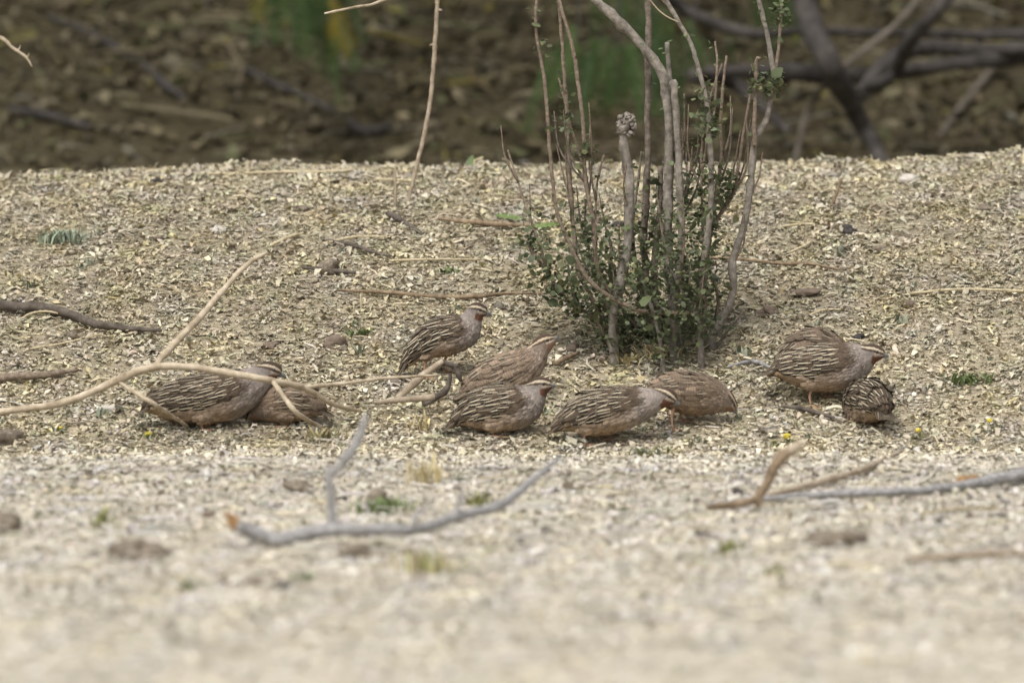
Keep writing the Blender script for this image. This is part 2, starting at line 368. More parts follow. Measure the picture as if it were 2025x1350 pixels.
# drooping feathery sprays of the tree that hang into view
def spray(px, py, Y, length, width, dirx, n, cols, r, droop=1.0):
    a = np.array(P(px, py, Y)); parts = []; Vs = []; Cs = []; Fs = []; off = 0
    for _ in range(n):
        st = a+np.array([r.normal(0, width*.5), r.normal(0, .06), r.normal(0, .02)]); ln = length*r.uniform(.5, 1)
        d = np.array([dirx+r.normal(0, .22), r.normal(0, .2), -droop+r.normal(0, .15)]); d /= np.linalg.norm(d)
        k = int(ln/.006); col = np.array(cols[r.integers(0, len(cols))])*math.exp(r.normal(0, .2))
        for s in range(k):
            c0 = st+d*ln*s/k+np.array([0, 0, -.02*(s/k)**2])
            for sg in (-1, 1):
                sd = np.cross(d, (0, 1, 0))*sg+np.array([0, r.normal(0, .4), 0])+d*.5; sd /= np.linalg.norm(sd); q = np.cross(sd, d); q /= np.linalg.norm(q)+1e-9
                ll = .014*r.uniform(.7, 1.2); ww = d*.0022
                Vs += [c0-ww, c0+sd*ll-ww*.4, c0+sd*ll+ww*.4, c0+ww]; Cs += [col]*4; Fs.append((off, off+1, off+2, off+3)); off += 4
    return np.array(Vs), np.array(Fs), np.array(Cs)
GRN = [(.075, .125, .036), (.09, .14, .042), (.06, .105, .036)]
YEL = [(.32, .24, .03), (.24, .2, .03)]
for i, (px, py, Y, ln, wd, dx, n, cols) in enumerate([
        (575, -50, 24.4, .14, .09, .05, 16, GRN), (625, -20, 24.4, .17, .09, .18, 20, GRN), (655, 90, 24.4, .07, .02, .1, 8, GRN),
        (655, 30, 24.35, .09, .012, .28, 7, YEL), (520, 0, 24.4, .05, .03, -.3, 5, YEL),
        (1140, 95, 24.1, .15, .12, -.25, 20, GRN), (1220, 90, 24.1, .16, .12, .1, 24, GRN), (1290, 40, 24.3, .10, .05, .2, 12, GRN),
        (1370, 90, 24.3, .09, .05, .1, 10, GRN), (1530, -30, 24.4, .12, .05, .0, 14, GRN), (1240, -30, 24.3, .1, .1, 0, 12, GRN)]):
    V, FF, C = spray(px, py, Y, ln, wd, dx, n, cols, np.random.default_rng(100+i))
    me = fastmesh('leaf_spray', V-b0, FF); setcol(me, C); link('leaf_spray', me, M_LEAF, tree, kind='stuff')
    top = P(px, py-20, Y); V, F_ = tube_arrays([P(px, py+15, Y), top+Vector((.01, .05, .12)), top+Vector((.05, .3, .8))], [.0015, .003, .006], 10, 6, .05, seed=i)
    tpart(tree, 'twig', V, F_, M_LIMB)
# sticks lying on the bank
for i, (pp, rr, mt, lab) in enumerate([
        ([(1858, 282), (1900, 225), (1950, 165), (1995, 110)], [7, 8, 8, 5], M_LIMBP, 'pale stick leaning up the shaded bank beside the dark crossing limbs'),
        ([(283, 140), (320, 172), (365, 208)], [6, 9, 5], M_LIMB, 'short dark stick lying slantwise on the bank left of the hanging green spray'),
        ([(485, 150), (560, 185), (665, 232)], [6, 8, 5], M_LIMB, 'long dark reddish stick lying slantwise below the hanging green spray'),
        ([(95, 45), (180, 78), (270, 130)], [5, 7, 4], M_LIMB, 'thin dark stick lying high on the bank'),
        ([(20, 228), (90, 242), (180, 265)], [7, 9, 5], M_LIMB, 'dark crooked stick lying low on the bank behind the mound crest'),
        ([(690, 250), (720, 275), (800, 255)], [9, 10, 4], M_LIMB, 'dark knotty stump stick low on the bank beside the tall dry stalk')]):
    pts = [G(a, b)+Vector((0, -.01, .012)) for a, b in pp]; Y = pts[0].y
    V, F_ = tube_arrays(pts, [r*mpp(Y) for r in rr], 24, 8, .06, seed=80+i); c0 = np.mean(V, 0); c0[2] = V[:, 2].min()
    o = link('fallen_stick', polymesh('fallen_stick', V-c0, F_), mt, label=lab, category='stick'); o.location = c0

# ------------------------------------------------------------------ shrub with bare stems and small round leaves
SH = thing('leafy_shrub', G(1310, 700), 'bushy shrub of grey bare stems with small green leaves at its base', 'shrub')
YB = SH.location.y
STEMS = [  # pixel path (tip or base first), radii px first/last, depth offset at base / tip, material
    ([(1216, 708), (1213, 636), (1229, 548), (1241, 478), (1246, 383), (1244, 339), (1233, 284), (1236, 245)], 11, 8.5, -.05, -.03, M_BARK),
    ([(1345, 712), (1335, 640), (1327, 560), (1320, 478), (1320, 415), (1323, 352), (1323, 316), (1320, 221), (1314, 164), (1304, 136), (1282, 107), (1254, 73), (1213, 32), (1178, 0), (1120, -60)], 10, 9, 0, 0, M_BARK),
    ([(1311, 708), (1290, 636), (1280, 573), (1273, 478), (1278, 383), (1281, 316), (1281, 158), (1283, 0), (1284, -80)], 8, 6, .06, .05, M_BARKD),
    ([(1330, 712), (1333, 604), (1342, 541), (1347, 462), (1344, 383), (1342, 316), (1339, 253), (1333, 177), (1330, 160)], 7, 7, -.03, -.02, M_BARK),
    ([(1328, 300), (1330, 240), (1324, 160), (1319, 84)], 6, 4.5, .02, .03, M_BARK),
    ([(1387, 712), (1383, 652), (1374, 617), (1377, 589), (1387, 535), (1398, 478), (1406, 383), (1406, 316), (1402, 247), (1396, 196), (1380, 133), (1364, 82), (1342, 44), (1317, 0), (1290, -50)], 7, 4, -.06, -.04, M_BARK),
    ([(1374, 617), (1323, 619), (1276, 615), (1232, 601), (1194, 579), (1165, 554), (1143, 519), (1124, 478), (1102, 421), (1093, 358), (1086, 278), (1080, 190), (1069, 111), (1060, 57), (1061, -20)], 5, 3, -.08, -.12, M_TWIG),
    ([(1235, 712), (1188, 620), (1162, 573), (1140, 525), (1135, 462), (1129, 383), (1126, 316), (1123, 253), (1118, 177), (1112, 95), (1105, 0), (1102, -40)], 5, 3.2, .02, .04, M_TWIG),
    ([(1240, 712), (1210, 630), (1194, 573), (1178, 510), (1175, 446), (1165, 399), (1156, 339), (1156, 284), (1150, 215), (1140, 145), (1131, 88), (1109, 13), (1098, -30)], 5.5, 3.2, .0, .0, M_TWIG),
    ([(1165, 399), (1162, 364), (1150, 316), (1128, 247), (1117, 200), (1105, 155)], 3.2, 2.2, .02, .04, M_TWIG),
    ([(1225, 705), (1181, 636), (1137, 604), (1109, 576), (1086, 541), (1071, 497), (1058, 456), (1039, 405), (1023, 354), (1004, 297)], 4, 2, -.03, .06, M_TWIG),
    ([(1150, 612), (1112, 579), (1080, 535), (1050, 491)], 3.4, 2.4, -.04, .0, M_TWIG),
    ([(1178, 510), (1176, 460), (1178, 415), (1181, 364), (1194, 307)], 3, 2, .0, .02, M_TWIG),
    ([(1400, 712), (1412, 661), (1434, 620), (1450, 573), (1448, 522), (1466, 465), (1478, 405), (1488, 316), (1494, 275), (1516, 234), (1526, 190), (1529, 142), (1516, 63), (1500, 0), (1492, -40)], 9, 4, .02, .0, M_BARK),
    ([(1526, 190), (1532, 152), (1541, 79), (1546, 0), (1548, -30)], 3.6, 3, .0, .02, M_TWIG),
    ([(1492, 290), (1492, 240), (1494, 180), (1496, 120), (1503, 116)], 5, 2.6, .0, -.02, M_TWIG),
    ([(1380, 600), (1400, 480), (1415, 440), (1450, 383), (1462, 316), (1472, 253), (1485, 180)], 4, 2.4, .05, .06, M_TWIG),
    ([(1404, 262), (1412, 221), (1418, 126), (1414, 82)], 3, 2, -.05, -.03, M_TWIG),
    ([(1390, 690), (1398, 520), (1412, 415), (1418, 367), (1426, 316), (1425, 237), (1431, 158), (1437, 111)], 5, 2.4, .04, .05, M_TWIG),
    ([(1400, 240), (1404, 196), (1416, 158), (1428, 126)], 2.4, 1.8, -.05, -.03, M_TWIG),
    ([(1345, 420), (1347, 316), (1353, 269), (1353, 186)], 2.8, 1.6, .05, .07, M_TWIG),
    ([(1392, 520), (1388, 399), (1387, 316), (1390, 259)], 3, 2, .0, .01, M_TWIG),
    ([(1316, 708), (1304, 668), (1289, 611), (1270, 554), (1262, 530)], 4.5, 2.5, -.09, -.09, M_BARK),
    ([(1383, 640), (1365, 601), (1339, 557), (1319, 513)], 4, 2.8, -.09, -.08, M_BARK),
    ([(1290, 705), (1270, 590), (1251, 472), (1254, 415), (1263, 352), (1268, 300)], 4, 2, .08, .08, M_BARKD),
    ([(1320, 712), (1298, 610), (1295, 510), (1305, 415), (1305, 330)], 8, 5, .05, .05, M_BARKD),
    ([(1232, 705), (1214, 600), (1207, 535), (1210, 488)], 5, 3.6, .06, .06, M_BARKD),
    ([(1350, 708), (1362, 560), (1345, 470), (1360, 350)], 5, 3, .09, .1, M_BARKD),
    ([(1300, 705), (1252, 640), (1190, 560), (1160, 470), (1158, 400)], 4, 2.2, .08, .1, M_BARKD),
    ([(1380, 712), (1420, 600), (1392, 480), (1440, 400)], 4, 2.2, .1, .12, M_TWIG),
    ([(1178, 0), (1050, -110), (900, -75), (760, 0), (700, 15), (642, 27)], 4.5, 2, .0, -.15, M_PALE),
    ([(1317, 10), (1300, -15), (1290, -40)], 2.2, 2, -.04, -.04, M_TWIG),
    ([(1342, 44), (1322, 35), (1300, 18), (1278, -10)], 1.6, 1.2, -.05, -.05, M_PALE),
]
stem_pts = []
for i, (pp, r0, r1, d0, d1, mt) in enumerate(STEMS):
    k = len(pp); pts = []
    for j, (a, b) in enumerate(pp):
        t = j/(k-1); q = P(a, b, YB+d0*(1-t)+d1*t)
        if b >= 690: q.z = min(q.z, hz(q.x, q.y)-.012)
        pts.append(q)
    rad = [(r0*(1-j/(k-1))+r1*j/(k-1))*mpp(YB) for j in range(k)]
    if r0 >= 6: rad = [r*random.uniform(.9, 1.1) for r in rad]
    V, F_ = tube_arrays(pts, rad, None, 9, .09, 3, seed=200+i)
    if i == 0:                                                                    # swollen knobbly gall at its top
        r = np.random.default_rng(5); top = np.array(P(1238, 248, YB-.03)); parts = [(V, F_)]
        for k2 in range(70):
            bm = bmesh.new(); bmesh.ops.create_icosphere(bm, subdivisions=1, radius=mpp(YB)*(r.uniform(2.5, 6) if k2 > 6 else 13))
            dv_ = r.normal(0, 1, 3); dv_ /= np.linalg.norm(dv_); c = top+mpp(YB)*(dv_*np.array([18, 14, 22]) if k2 > 6 else np.array([r.uniform(-7, 8), r.uniform(-4, 4), r.uniform(-12, 10)]))
            vv = np.array([v.co[:] for v in bm.verts])*(1+r.normal(0, .28, (len(bm.verts), 1)))+c; ff = [tuple(v.index for v in f.verts) for f in bm.faces]; bm.free(); parts.append((vv, ff))
        V, F_ = merge(parts)
    o = tpart(SH, 'stem', V, F_, mt)
    if i == 0: o['label'] = 'dead grey stem ending in a knobbly gall'
    if i < 30:
        c = catmull(np.array([(*q, j/(k-1)) for j, q in enumerate(pts)]), 60)
        for q in c: stem_pts.append((q[0], q[1], q[2], r0*(1-q[3])+r1*q[3]))
r = np.random.default_rng(29); base_pts = np.array(stem_pts); bx, by = (lambda q: (((q[:, 0])/q[:, 1]/KPX+1012.5), q))(base_pts)
zz = base_pts[:, 2]; z_lo, z_hi = SH.location.z+.06, SH.location.z+.34
cand = np.where((zz > z_lo) & (zz < z_hi))[0]
for k in range(46):
    q = base_pts[r.choice(cand), :3]; ln = r.uniform(.05, .16); dx = np.clip((q[0]-SH.location.x)*2.2+r.normal(0, .22), -.7, .7)
    d = np.array([dx, r.normal(0, .25), 1.0]); pts = [q, q+d*ln*.5+np.array([r.normal(0, .004), 0, 0]), q+d*ln+np.array([-dx*ln*.3, 0, ln*.1])]
    V, F_ = tube_arrays(pts, [.0022, .0017, .0009], 12, 6, .1, 1, seed=250+k); tpart(SH, 'twig', V, F_, M_TWIG if k % 3 else M_BARKD)
    for t in np.linspace(.15, 1, 14): stem_pts.append((*(pts[0]*(1-t)+pts[2]*t), 2.0))
stem_pts = np.array(stem_pts)
def to_px(p):
    d = np.asarray(p)-np.array((0, 0, CAM_Z)); f = d@np.array(FW); return d[..., 0]/f/KPX+1012.5, 675-(d@np.array(UP))/f/KPX
spx, spy = to_px(stem_pts[:, :3])
# leaf weights: thick towards the base, sparse tufts higher up
dens = np.where(spy > 400, np.clip((spy-330)/230, 0, 1.0), .05)*np.where(spy > 705, .15, 1)*np.where((spx > 1225) & (spx < 1262) & (spy < 560), .1, 1)
dens *= np.where((spx > 1430), .12, 1)*np.where((spx < 1110) & (spy < 520), .5, 1)
for cx, cy, rr in [(1050, 24, 22), (1062, 100, 18), (1540, 25, 34), (1512, 162, 30), (1535, 165, 16), (1385, 165, 18), (1392, 205, 14), (1095, 190, 16), (1110, 240, 18), (1360, 62, 14), (1165, 300, 22), (1400, 250, 20), (1415, 360, 40), (1440, 365, 20), (1110, 395, 20), (1045, 480, 35), (1380, 420, 40)]:
    dens += 1.6*np.exp(-((spx-cx)**2+(spy-cy)**2)/(rr*.8)**2)
for cx, cy, sx, sy, a in [(1150, 600, 40, 70, .9), (1275, 540, 30, 110, 1.0), (1200, 660, 40, 35, 1.2), (1350, 640, 45, 40, .9), (1310, 470, 28, 80, .8)]:
    dens += a*np.exp(-((spx-cx)/sx)**2-((spy-cy)/sy)**2)
r = np.random.default_rng(17); NL = 6200
ii = r.choice(len(stem_pts), NL, p=dens/dens.sum())
lf = stem_pts[ii, :3]; lpx, lpy = spx[ii], spy[ii]
spread = np.where(lpy > 430, .016, .007)[:, None]
lpos = lf+r.normal(0, 1, (NL, 3))*spread*np.array([1, 1.4, .9])
lpos[:, 2] = np.maximum(lpos[:, 2], height(lpos[:, 0], lpos[:, 1])+.004)
lg = np.array([(0, 0, 0), (.22, .30, .05), (.22, -.30, .05), (.62, .38, .02), (.62, -.38, .02), (1, .12, -.08), (1, -.12, -.08)])
lF = [(0, 2, 1), (1, 2, 4, 3), (3, 4, 6, 5)]
LC = [(.11, .135, .065), (.13, .155, .075), (.09, .11, .055), (.15, .175, .085), (.12, .14, .085), (.16, .165, .08)]
LMESH = []
for k, c in enumerate(LC):
    me = polymesh('leaf', lg+np.random.default_rng(k).normal(0, .03, lg.shape), lF); setcol(me, np.repeat([c], len(lg), 0)); me.materials.append(M_LEAF); LMESH.append(me)
lsz = .0096*np.exp(r.normal(0, .28, NL)); RM = rotmats(NL, .9, r)
order = np.argsort(-lsz+.002*(lpos[:, 1]-YB)/.05)
R0 = np.array(SH.location); Vs = []; Fs = []; Cs = []; off = 0
for c, i in enumerate(order):
    if c < 300:
        o = bpy.data.objects.new('leaf', LMESH[i % 6]); COL.objects.link(o); o.parent = SH
        M = Matrix(RM[i].tolist()).to_4x4(); o.matrix_local = Matrix.Translation(Vector(lpos[i]-R0))@M@Matrix.Scale(lsz[i], 4)
    else:
        v = (RM[i]@(lg*lsz[i]).T).T+lpos[i]; Vs.append(v); Fs += [tuple(q+off for q in f) for f in lF]; off += 7; Cs += [np.array(LC[i % 6])*math.exp(r.normal(0, .2))]*7
me = polymesh('foliage', np.vstack(Vs)-R0, Fs); setcol(me, Cs); link('foliage', me, M_LEAF, SH, kind='stuff')

# ------------------------------------------------------------------ quails
M_FEA, nt, b = mat_base('quail_feather', .8, .2)
uvn = nt.nodes.new('ShaderNodeUVMap'); uvn.uv_map = 'UVMap'; sep = nt.nodes.new('ShaderNodeSeparateXYZ'); nt.links.new(uvn.outputs[0], sep.inputs[0])
u = math_n(nt, 'ABSOLUTE', math_n(nt, 'MULTIPLY_ADD', sep.outputs[0], 2.0, -1.0)); v = sep.outputs[1]
ft = attr(nt, 'ft', 'Fac'); colr = attr(nt, 'col')
nz = noise(nt, 420, 3, .7)
bar = math_n(nt, 'GREATER_THAN', math_n(nt, 'SINE', math_n(nt, 'MULTIPLY', v, 34.0)), .1)
basec = mix(nt, math_n(nt, 'MULTIPLY', bar, .28), colr, (.05, .038, .028))
basec = mix(nt, 1.0, basec, ramp(nt, nz, [(.3, (.66, .64, .62)), (.7, (1.22, 1.2, 1.18))]), 'MULTIPLY')
blot = math_n(nt, 'MULTIPLY', math_n(nt, 'GREATER_THAN', math_n(nt, 'MULTIPLY_ADD', nz, .35, v), .58), math_n(nt, 'LESS_THAN', v, .93))
blot = math_n(nt, 'MULTIPLY', blot, math_n(nt, 'LESS_THAN', u, .86))
c1 = mix(nt, math_n(nt, 'MULTIPLY', blot, ft), basec, (.020, .016, .013))
fringe = math_n(nt, 'MULTIPLY', math_n(nt, 'GREATER_THAN', u, .80), math_n(nt, 'GREATER_THAN', v, .4))
c1 = mix(nt, math_n(nt, 'MULTIPLY', fringe, math_n(nt, 'MULTIPLY', ft, .75)), c1, (.30, .245, .17))
shaft = math_n(nt, 'MULTIPLY', math_n(nt, 'LESS_THAN', u, .15), math_n(nt, 'LESS_THAN', v, .97))
c2 = mix(nt, math_n(nt, 'MULTIPLY', shaft, ft), c1, (0.50, .43, .31))
nt.links.new(c2, b.inputs['Base Color'])
M_BODY = mat_attr('quail_body', .45, 520, .85)
M_BILL = mat_stops('quail_bill', 200, [(.3, (.11, .11, .105)), (.7, (.19, .195, .19))], .4, spec=.5)
M_EYE, _, b = mat_base('quail_eye', .12, .6); b.inputs['Base Color'].default_value = (.012, .009, .007, 1)
M_LEG = mat_stops('quail_leg', 300, [(.3, (.30, .17, .11)), (.7, (.44, .28, .19))], .6)

FG_U = np.array([-1, 0, 1.0]); FG_V = np.array([0, .25, .55, .85, 1.0]); FG_W = np.array([.45, .85, 1.0, .75, .18])
FQ = [(i*3+j, i*3+j+1, (i+1)*3+j+1, (i+1)*3+j) for i in range(4) for j in range(2)]
def feather(pos, d, nrm, length, width, roof=.25, curve=.0):
    s = np.cross(d, nrm); V = []
    for vv, ww in zip(FG_V, FG_W):
        for uu in FG_U:
            V.append(pos+d*length*vv+s*uu*ww*width*.5+nrm*(roof*width*(1-abs(uu))-curve*length*vv*vv))
    return V
FUV = [((uu+1)/2, vv) for vv in FG_V for uu in FG_U]

def lerp(a, b, t): return a+(b-a)*t
def quail(label, spine, bill, feet, groundpt, sgn=1, yaw=0.0, sex='male', tone=1.0, local=None, seed=0, px0=None, fluff=1.0):
    """spine: (px,py,r) from tail tip to face, traced in the photo; scaled at the distance of the ground it stands on"""
    r = np.random.default_rng(900+seed); k_ = len(spine); tone = tone*(.92 if sex == "male" else .97)
    spine = [(a, b, q*(1.0 if j < k_-3 else (1.08 if j == k_-3 else 1.13))) for j, (a, b, q) in enumerate(spine)]
    g = groundpt; s = mpp(g.y)
    if px0 is None: px0 = np.mean([f[0] for f in feet])
    oy = to_px(np.array(g))[1]
    cy = math.cos(yaw) if abs(yaw) < .7 else 1.0
    tol = lambda a, b: np.array([sgn*(a-px0)*s/cy, 0, (oy-b)*s])
    root = thing('quail', g, label, 'bird', 'quails feeding on the litter', (0 if sgn > 0 else math.pi)+yaw)
    Rz = np.array(Matrix.Rotation(root.rotation_euler.z, 3, 'Z'))
    S = np.array([(*tol(a, b)[[0, 2]], q*s) for a, b, q in spine])
    n = 64; S = catmull(np.c_[S[:, 0], np.zeros(len(S)), S[:, 1], S[:, 2]], n); ctr = S[:, :3]; rad = np.maximum(S[:, 3], .002)
    headc = tol(*spine[-2][:2]); hr = spine[-2][2]*s; btip = tol(*bill)
    hf = btip-headc; hf[1] = 0; hf /= np.linalg.norm(hf); hu = np.array([-hf[2], 0, hf[0]]); hu *= np.sign(hu[2]) if abs(hu[2]) > .05 else 1
    # ---- body: union of swept balls, voxel remeshed into one skin
    bm = bmesh.new()
    def ball(c, rr, sy=.9, sx=1, sz=1):
        bmesh.ops.create_icosphere(bm, subdivisions=2, radius=1.0, matrix=Matrix.Translation(Vector(c))@Matrix.Diagonal((rr*sx, rr*sy, rr*sz, 1)))
    for i in range(n):
        t = i/(n-1); ball(ctr[i], rad[i], .95 if t < .15 else (.90 if t < .75 else .84))
    mid_i = int(n*.45)
    for f in feet:
        fx = tol(f[0], f[1]); k = int(np.argmin(np.abs(ctr[:, 0]-fx[0])+np.where(np.arange(n) > n*.7, 9, 0)))
        y = (.45 if f[2] > 0 else -.45)*rad[k]
        ball((fx[0]+.004, y, ctr[k, 2]-rad[k]*.62), rad[k]*.40, .85, 1.3, .95)
    tmp = bpy.data.meshes.new('t'); bm.to_mesh(tmp); bm.free(); to = bpy.data.objects.new('t', tmp); COL.objects.link(to)
    md = to.modifiers.new('r', 'REMESH'); md.mode = 'VOXEL'; md.voxel_size = .0017
    sm = to.modifiers.new('s', 'SMOOTH'); sm.iterations = 7; sm.factor = .5
    dg = bpy.context.evaluated_depsgraph_get(); me = bpy.data.meshes.new_from_object(to.evaluated_get(dg))
    bpy.data.objects.remove(to); bpy.data.meshes.remove(tmp)
    me.name = 'body'; me.materials.clear(); me.polygons.foreach_set('use_smooth', np.full(len(me.polygons), True))
    N = len(me.vertices); co = np.zeros(N*3, np.float32); me.vertices.foreach_get('co', co); co = co.reshape(-1, 3).astype(float)
    tan = np.gradient(ctr, axis=0); tan /= np.linalg.norm(tan, axis=1)[:, None]; upv = np.stack([-tan[:, 2], tan[:, 1]*0, tan[:, 0]], -1)
    upv *= np.where(upv[:, 2:] < 0, -1, 1)
    fem = sex == 'female'
    c_back = np.array((.10, .074, .052)) if not fem else np.array((.20, .15, .108))
    c_flank = np.array((.42, .33, .25)) if not fem else np.array((.31, .24, .175))
    c_belly = np.array((.38, .28, .19)) if not fem else np.array((.31, .225, .155))
    c_breast = np.array((.31, .268, .237)) if not fem else np.array((.265, .21, .165))
    c_vent = np.array((.42, .31, .19)) if not fem else np.array((.28, .205, .14))
    def bodycol(p):
        d = np.linalg.norm(p[:, None, :]-ctr[None], axis=2)/rad[None]; k = d.argmin(1); t = k/(n-1)
        e = p-ctr[k]; ev = (e*upv[k]).sum(1); phi = np.arctan2(np.abs(e[:, 1]), ev)
        wing = (1-sstep(1.75, 1.98, phi+.10*np.sin(t*40)*0+.25*sstep(.55, .72, t)))*(1-sstep(.70, .80, t))
        fb = sstep(.52, .74, t)
        vent = sstep(.30, .16, t) if False else 1-sstep(.16, .30, t)
        low = sstep(2.0, 2.7, phi)
        C = lerp(c_flank, c_belly, low[:, None])
        C = lerp(C, c_vent, vent[:, None]); C = lerp(C, c_breast, fb[:, None]); C = lerp(C, c_back, wing[:, None])
        # head
        h = (p-headc)/hr; hu_, hv, hw = h@hf, h@hu, np.abs(h[:, 1]); hd = np.linalg.norm(h, axis=1)
        isH = 1-sstep(1.25, 1.7, hd*np.where(hu_ < -.3, .92, 1))
        a = np.arctan2(hv, hw)                         # 90deg crown, 0 cheek, negative throat
        Hc = np.repeat(c_breast[None]*.9, len(p), 0)
        crown = a > .80; Hc[crown] = (.075, .052, .038)
        Hc[a > 1.40] = (.16, .115, .08)
        sup = (a > .50) & (a < .80); Hc[sup] = (.52, .44, .32) if not fem else (.44, .35, .24)
        eye = (a > .14) & (a <= .50); Hc[eye] = (.085, .06, .045)
        ck = (a > -.25) & (a <= .18) & (hu_ < .45); Hc[ck] = c_breast*.75
        ms = (a > -.15) & (a <= .12) & (hu_ > .1); Hc[ms] = (.42, .34, .25)
        thr = (a <= -.28) & (hu_ > -.05) & (hd < 1.25); Hc[thr] = (.14, .066, .042) if not fem else (.24, .15, .10)
        C = lerp(C, Hc, isH[:, None])
        return C*tone, t, phi, k
    C, t_, phi_, k_ = bodycol(co)
    C = C*np.exp(r.normal(0, .10, (N, 1))); setcol(me, C)
    body = link('body', me, M_BODY, root)
    # ---- feathers
    bvh = BVHTree.FromObject(body, dg) if False else BVHTree.FromPolygons([tuple(q) for q in co], [tuple(p.vertices) for p in me.polygons])
    PL = {'plumage': ([], [], []), 'wing_feathers': ([], [], [])}
    def put(where, i, phi, length, width, ft, lift=.10, skew=0, tonev=1.0, col=None):
        dirv = upv[i]*math.cos(phi)+np.array([0, 1, 0])*math.sin(phi)
        hit, nrm, fi, ds = bvh.ray_cast(Vector(ctr[i]), Vector(dirv))
        if hit is None: return
        h, nn = np.array(hit), np.array(nrm)
        if nn@dirv < 0: nn = -nn
        d = -tan[i]+dirv*0-np.array([0, 0, 1])*skew; d = d-nn*(d@nn); L = np.linalg.norm(d)
        if L < 1e-4: return
        d = d/L; d = d+nn*lift+np.cross(nn, d)*r.normal(0, .07); d /= np.linalg.norm(d); nq = nn-d*(nn@d); nq /= np.linalg.norm(nq)
        vs, cs, fs = PL[where]
        vs.append(feather(h-nn*.0006, d, nq, length, width, .16, lift*.6)); cs.append(col); fs.append(ft)
    arcs = np.r_[0, np.cumsum(np.linalg.norm(np.diff(ctr, axis=0), axis=1))]
    # small contour feathers all over
    sx = arcs[-1]*.06
    while sx < arcs[-1]*.86:
        i = int(np.searchsorted(arcs, sx)); t = i/(n-1)
        step = lerp(.0062, .0038, float(sstep(.6, .85, t))); m_ = max(6, int(2*math.pi*rad[i]*.92/(step*1.05)))
        for j in range(m_):
            phi = 2*math.pi*(j+r.uniform(-.3, .3))/m_-math.pi
            if .14 < t < .62 and abs(phi) < 1.72: continue                      # the broad back feathers lie here
            p_ = ctr[i]+rad[i]*.95*(upv[i]*math.cos(phi)+np.array([0, .9, 0])*math.sin(phi))
            cc = bodycol(p_[None])[0][0]*math.exp(r.normal(0, .20))
            put('plumage', i, phi, step*2.1, step*1.2, .0, (.20 if r.uniform() > .08 else .5)*fluff, .15, col=cc)
        sx += step*.95
    # broad back, shoulder and wing feathers
    wl, ww = .0265, .0135
    sx = arcs[-1]*.13; row = 0
    while sx < arcs[-1]*.70:
        i = int(np.searchsorted(arcs, sx)); t = i/(n-1)
        sc = lerp(.75, 1.0, float(sstep(.1, .3, t)))*lerp(1.0, .62, float(sstep(.55, .72, t)))
        lim = 1.86 if t < .5 else lerp(1.86, 1.2, float(sstep(.5, .70, t)))
        m_ = max(3, int(round(2*lim*rad[i]*.95/(ww*.80*sc))))
        for j in range(m_+1):
            phi = lerp(-lim, lim, j/m_)+r.normal(0, .035)
            base = c_back*math.exp(r.normal(0, .16))*tone*(1.25 if r.uniform() < .25 else 1)
            f_ = (r.uniform(.85, 1.0) if r.uniform() < .92 else .35) if not fem else (r.uniform(.4, .75) if r.uniform() < .65 else .1)
            if t < .2: f_ *= .5
            put('wing_feathers', max(2, i+int(r.integers(-2, 3))), phi, wl*sc*r.uniform(.85, 1.15), ww*sc*r.uniform(.85, 1.1), f_, .13, .10, col=base)
        sx += wl*.60*sc; row += 1
    # folded flight feathers
    for sg in (-1, 1):
        for q in range(7):
            i = int(n*(.36-.025*q)); put('wing_feathers', i, sg*(1.75-.10*q), .038-.001*q, .0085, .15, .05, .12, col=c_back*.72*tone*math.exp(r.normal(0, .1)))
    for nm, (vs, cs, fs) in PL.items():
        if not vs: continue
        k = len(vs); V = np.array(vs).reshape(-1, 3); F = (np.array(FQ)[None]+(np.arange(k)*15)[:, None, None]).reshape(-1, 4)
        fm = fastmesh(nm, V, F, True); setcol(fm, np.repeat(np.clip(np.array(cs), 0, 1), 15, 0))
        a = fm.attributes.new('ft', 'FLOAT', 'POINT'); a.data.foreach_set('value', np.repeat(np.array(fs, np.float32), 15))
        li = np.zeros(len(fm.loops), np.int32); fm.loops.foreach_get('vertex_index', li)
        uv = fm.uv_layers.new(name='UVMap'); uv.data.foreach_set('uv', np.array(FUV, np.float32)[li % 15].ravel())
        link(nm, fm, M_FEA, root, kind='stuff')
    # tail fan
    V = []; tb = ctr[4]; td = -tan[3]; k = 9
    for q in range(k):
        a = (q-(k-1)/2)/k; d = td+np.array([0, a*.7, -.02*abs(a)]); d /= np.linalg.norm(d); nn = upv[3]+np.array([0, a*.9, 0]); nn -= d*(nn@d); nn /= np.linalg.norm(nn)
        V.append(feather(tb-td*.014+np.array([0, a*.012, 0]), d, nn, .042, .011, .1))
    F = (np.array(FQ)[None]+(np.arange(k)*15)[:, None, None]).reshape(-1, 4); fm = fastmesh('tail', np.array(V).reshape(-1, 3), F, True)
    setcol(fm, np.repeat(np.array([c_back*.75*tone]*k), 15, 0)); a = fm.attributes.new('ft', 'FLOAT', 'POINT'); a.data.foreach_set('value', np.full(k*15, .35, np.float32))
    li = np.zeros(len(fm.loops), np.int32); fm.loops.foreach_get('vertex_index', li); uv = fm.uv_layers.new(name='UVMap'); uv.data.foreach_set('uv', np.array(FUV, np.float32)[li % 15].ravel())
    link('tail', fm, M_FEA, root)
    # bill: hooked upper and lower half
    hit = bvh.ray_cast(Vector(headc), Vector(hf))[0]; b0_ = np.array(hit)-hf*.003 if hit else headc+hf*hr
    bl = max(.009, min(.0135, np.linalg.norm(btip-b0_)))
    dn = -hu
    U = tube_arrays([b0_+hu*.001, b0_+hf*bl*.5+hu*.0012, b0_+hf*bl*.85-hu*.0008, b0_+hf*bl-hu*.0032], [.0042, .0033, .0018, .0005], 9, 8, .02)
    Lw = tube_arrays([b0_-hu*.0022, b0_+hf*bl*.45-hu*.0026, b0_+hf*bl*.78-hu*.0028], [.0030, .0022, .0006], 7, 8, .02)
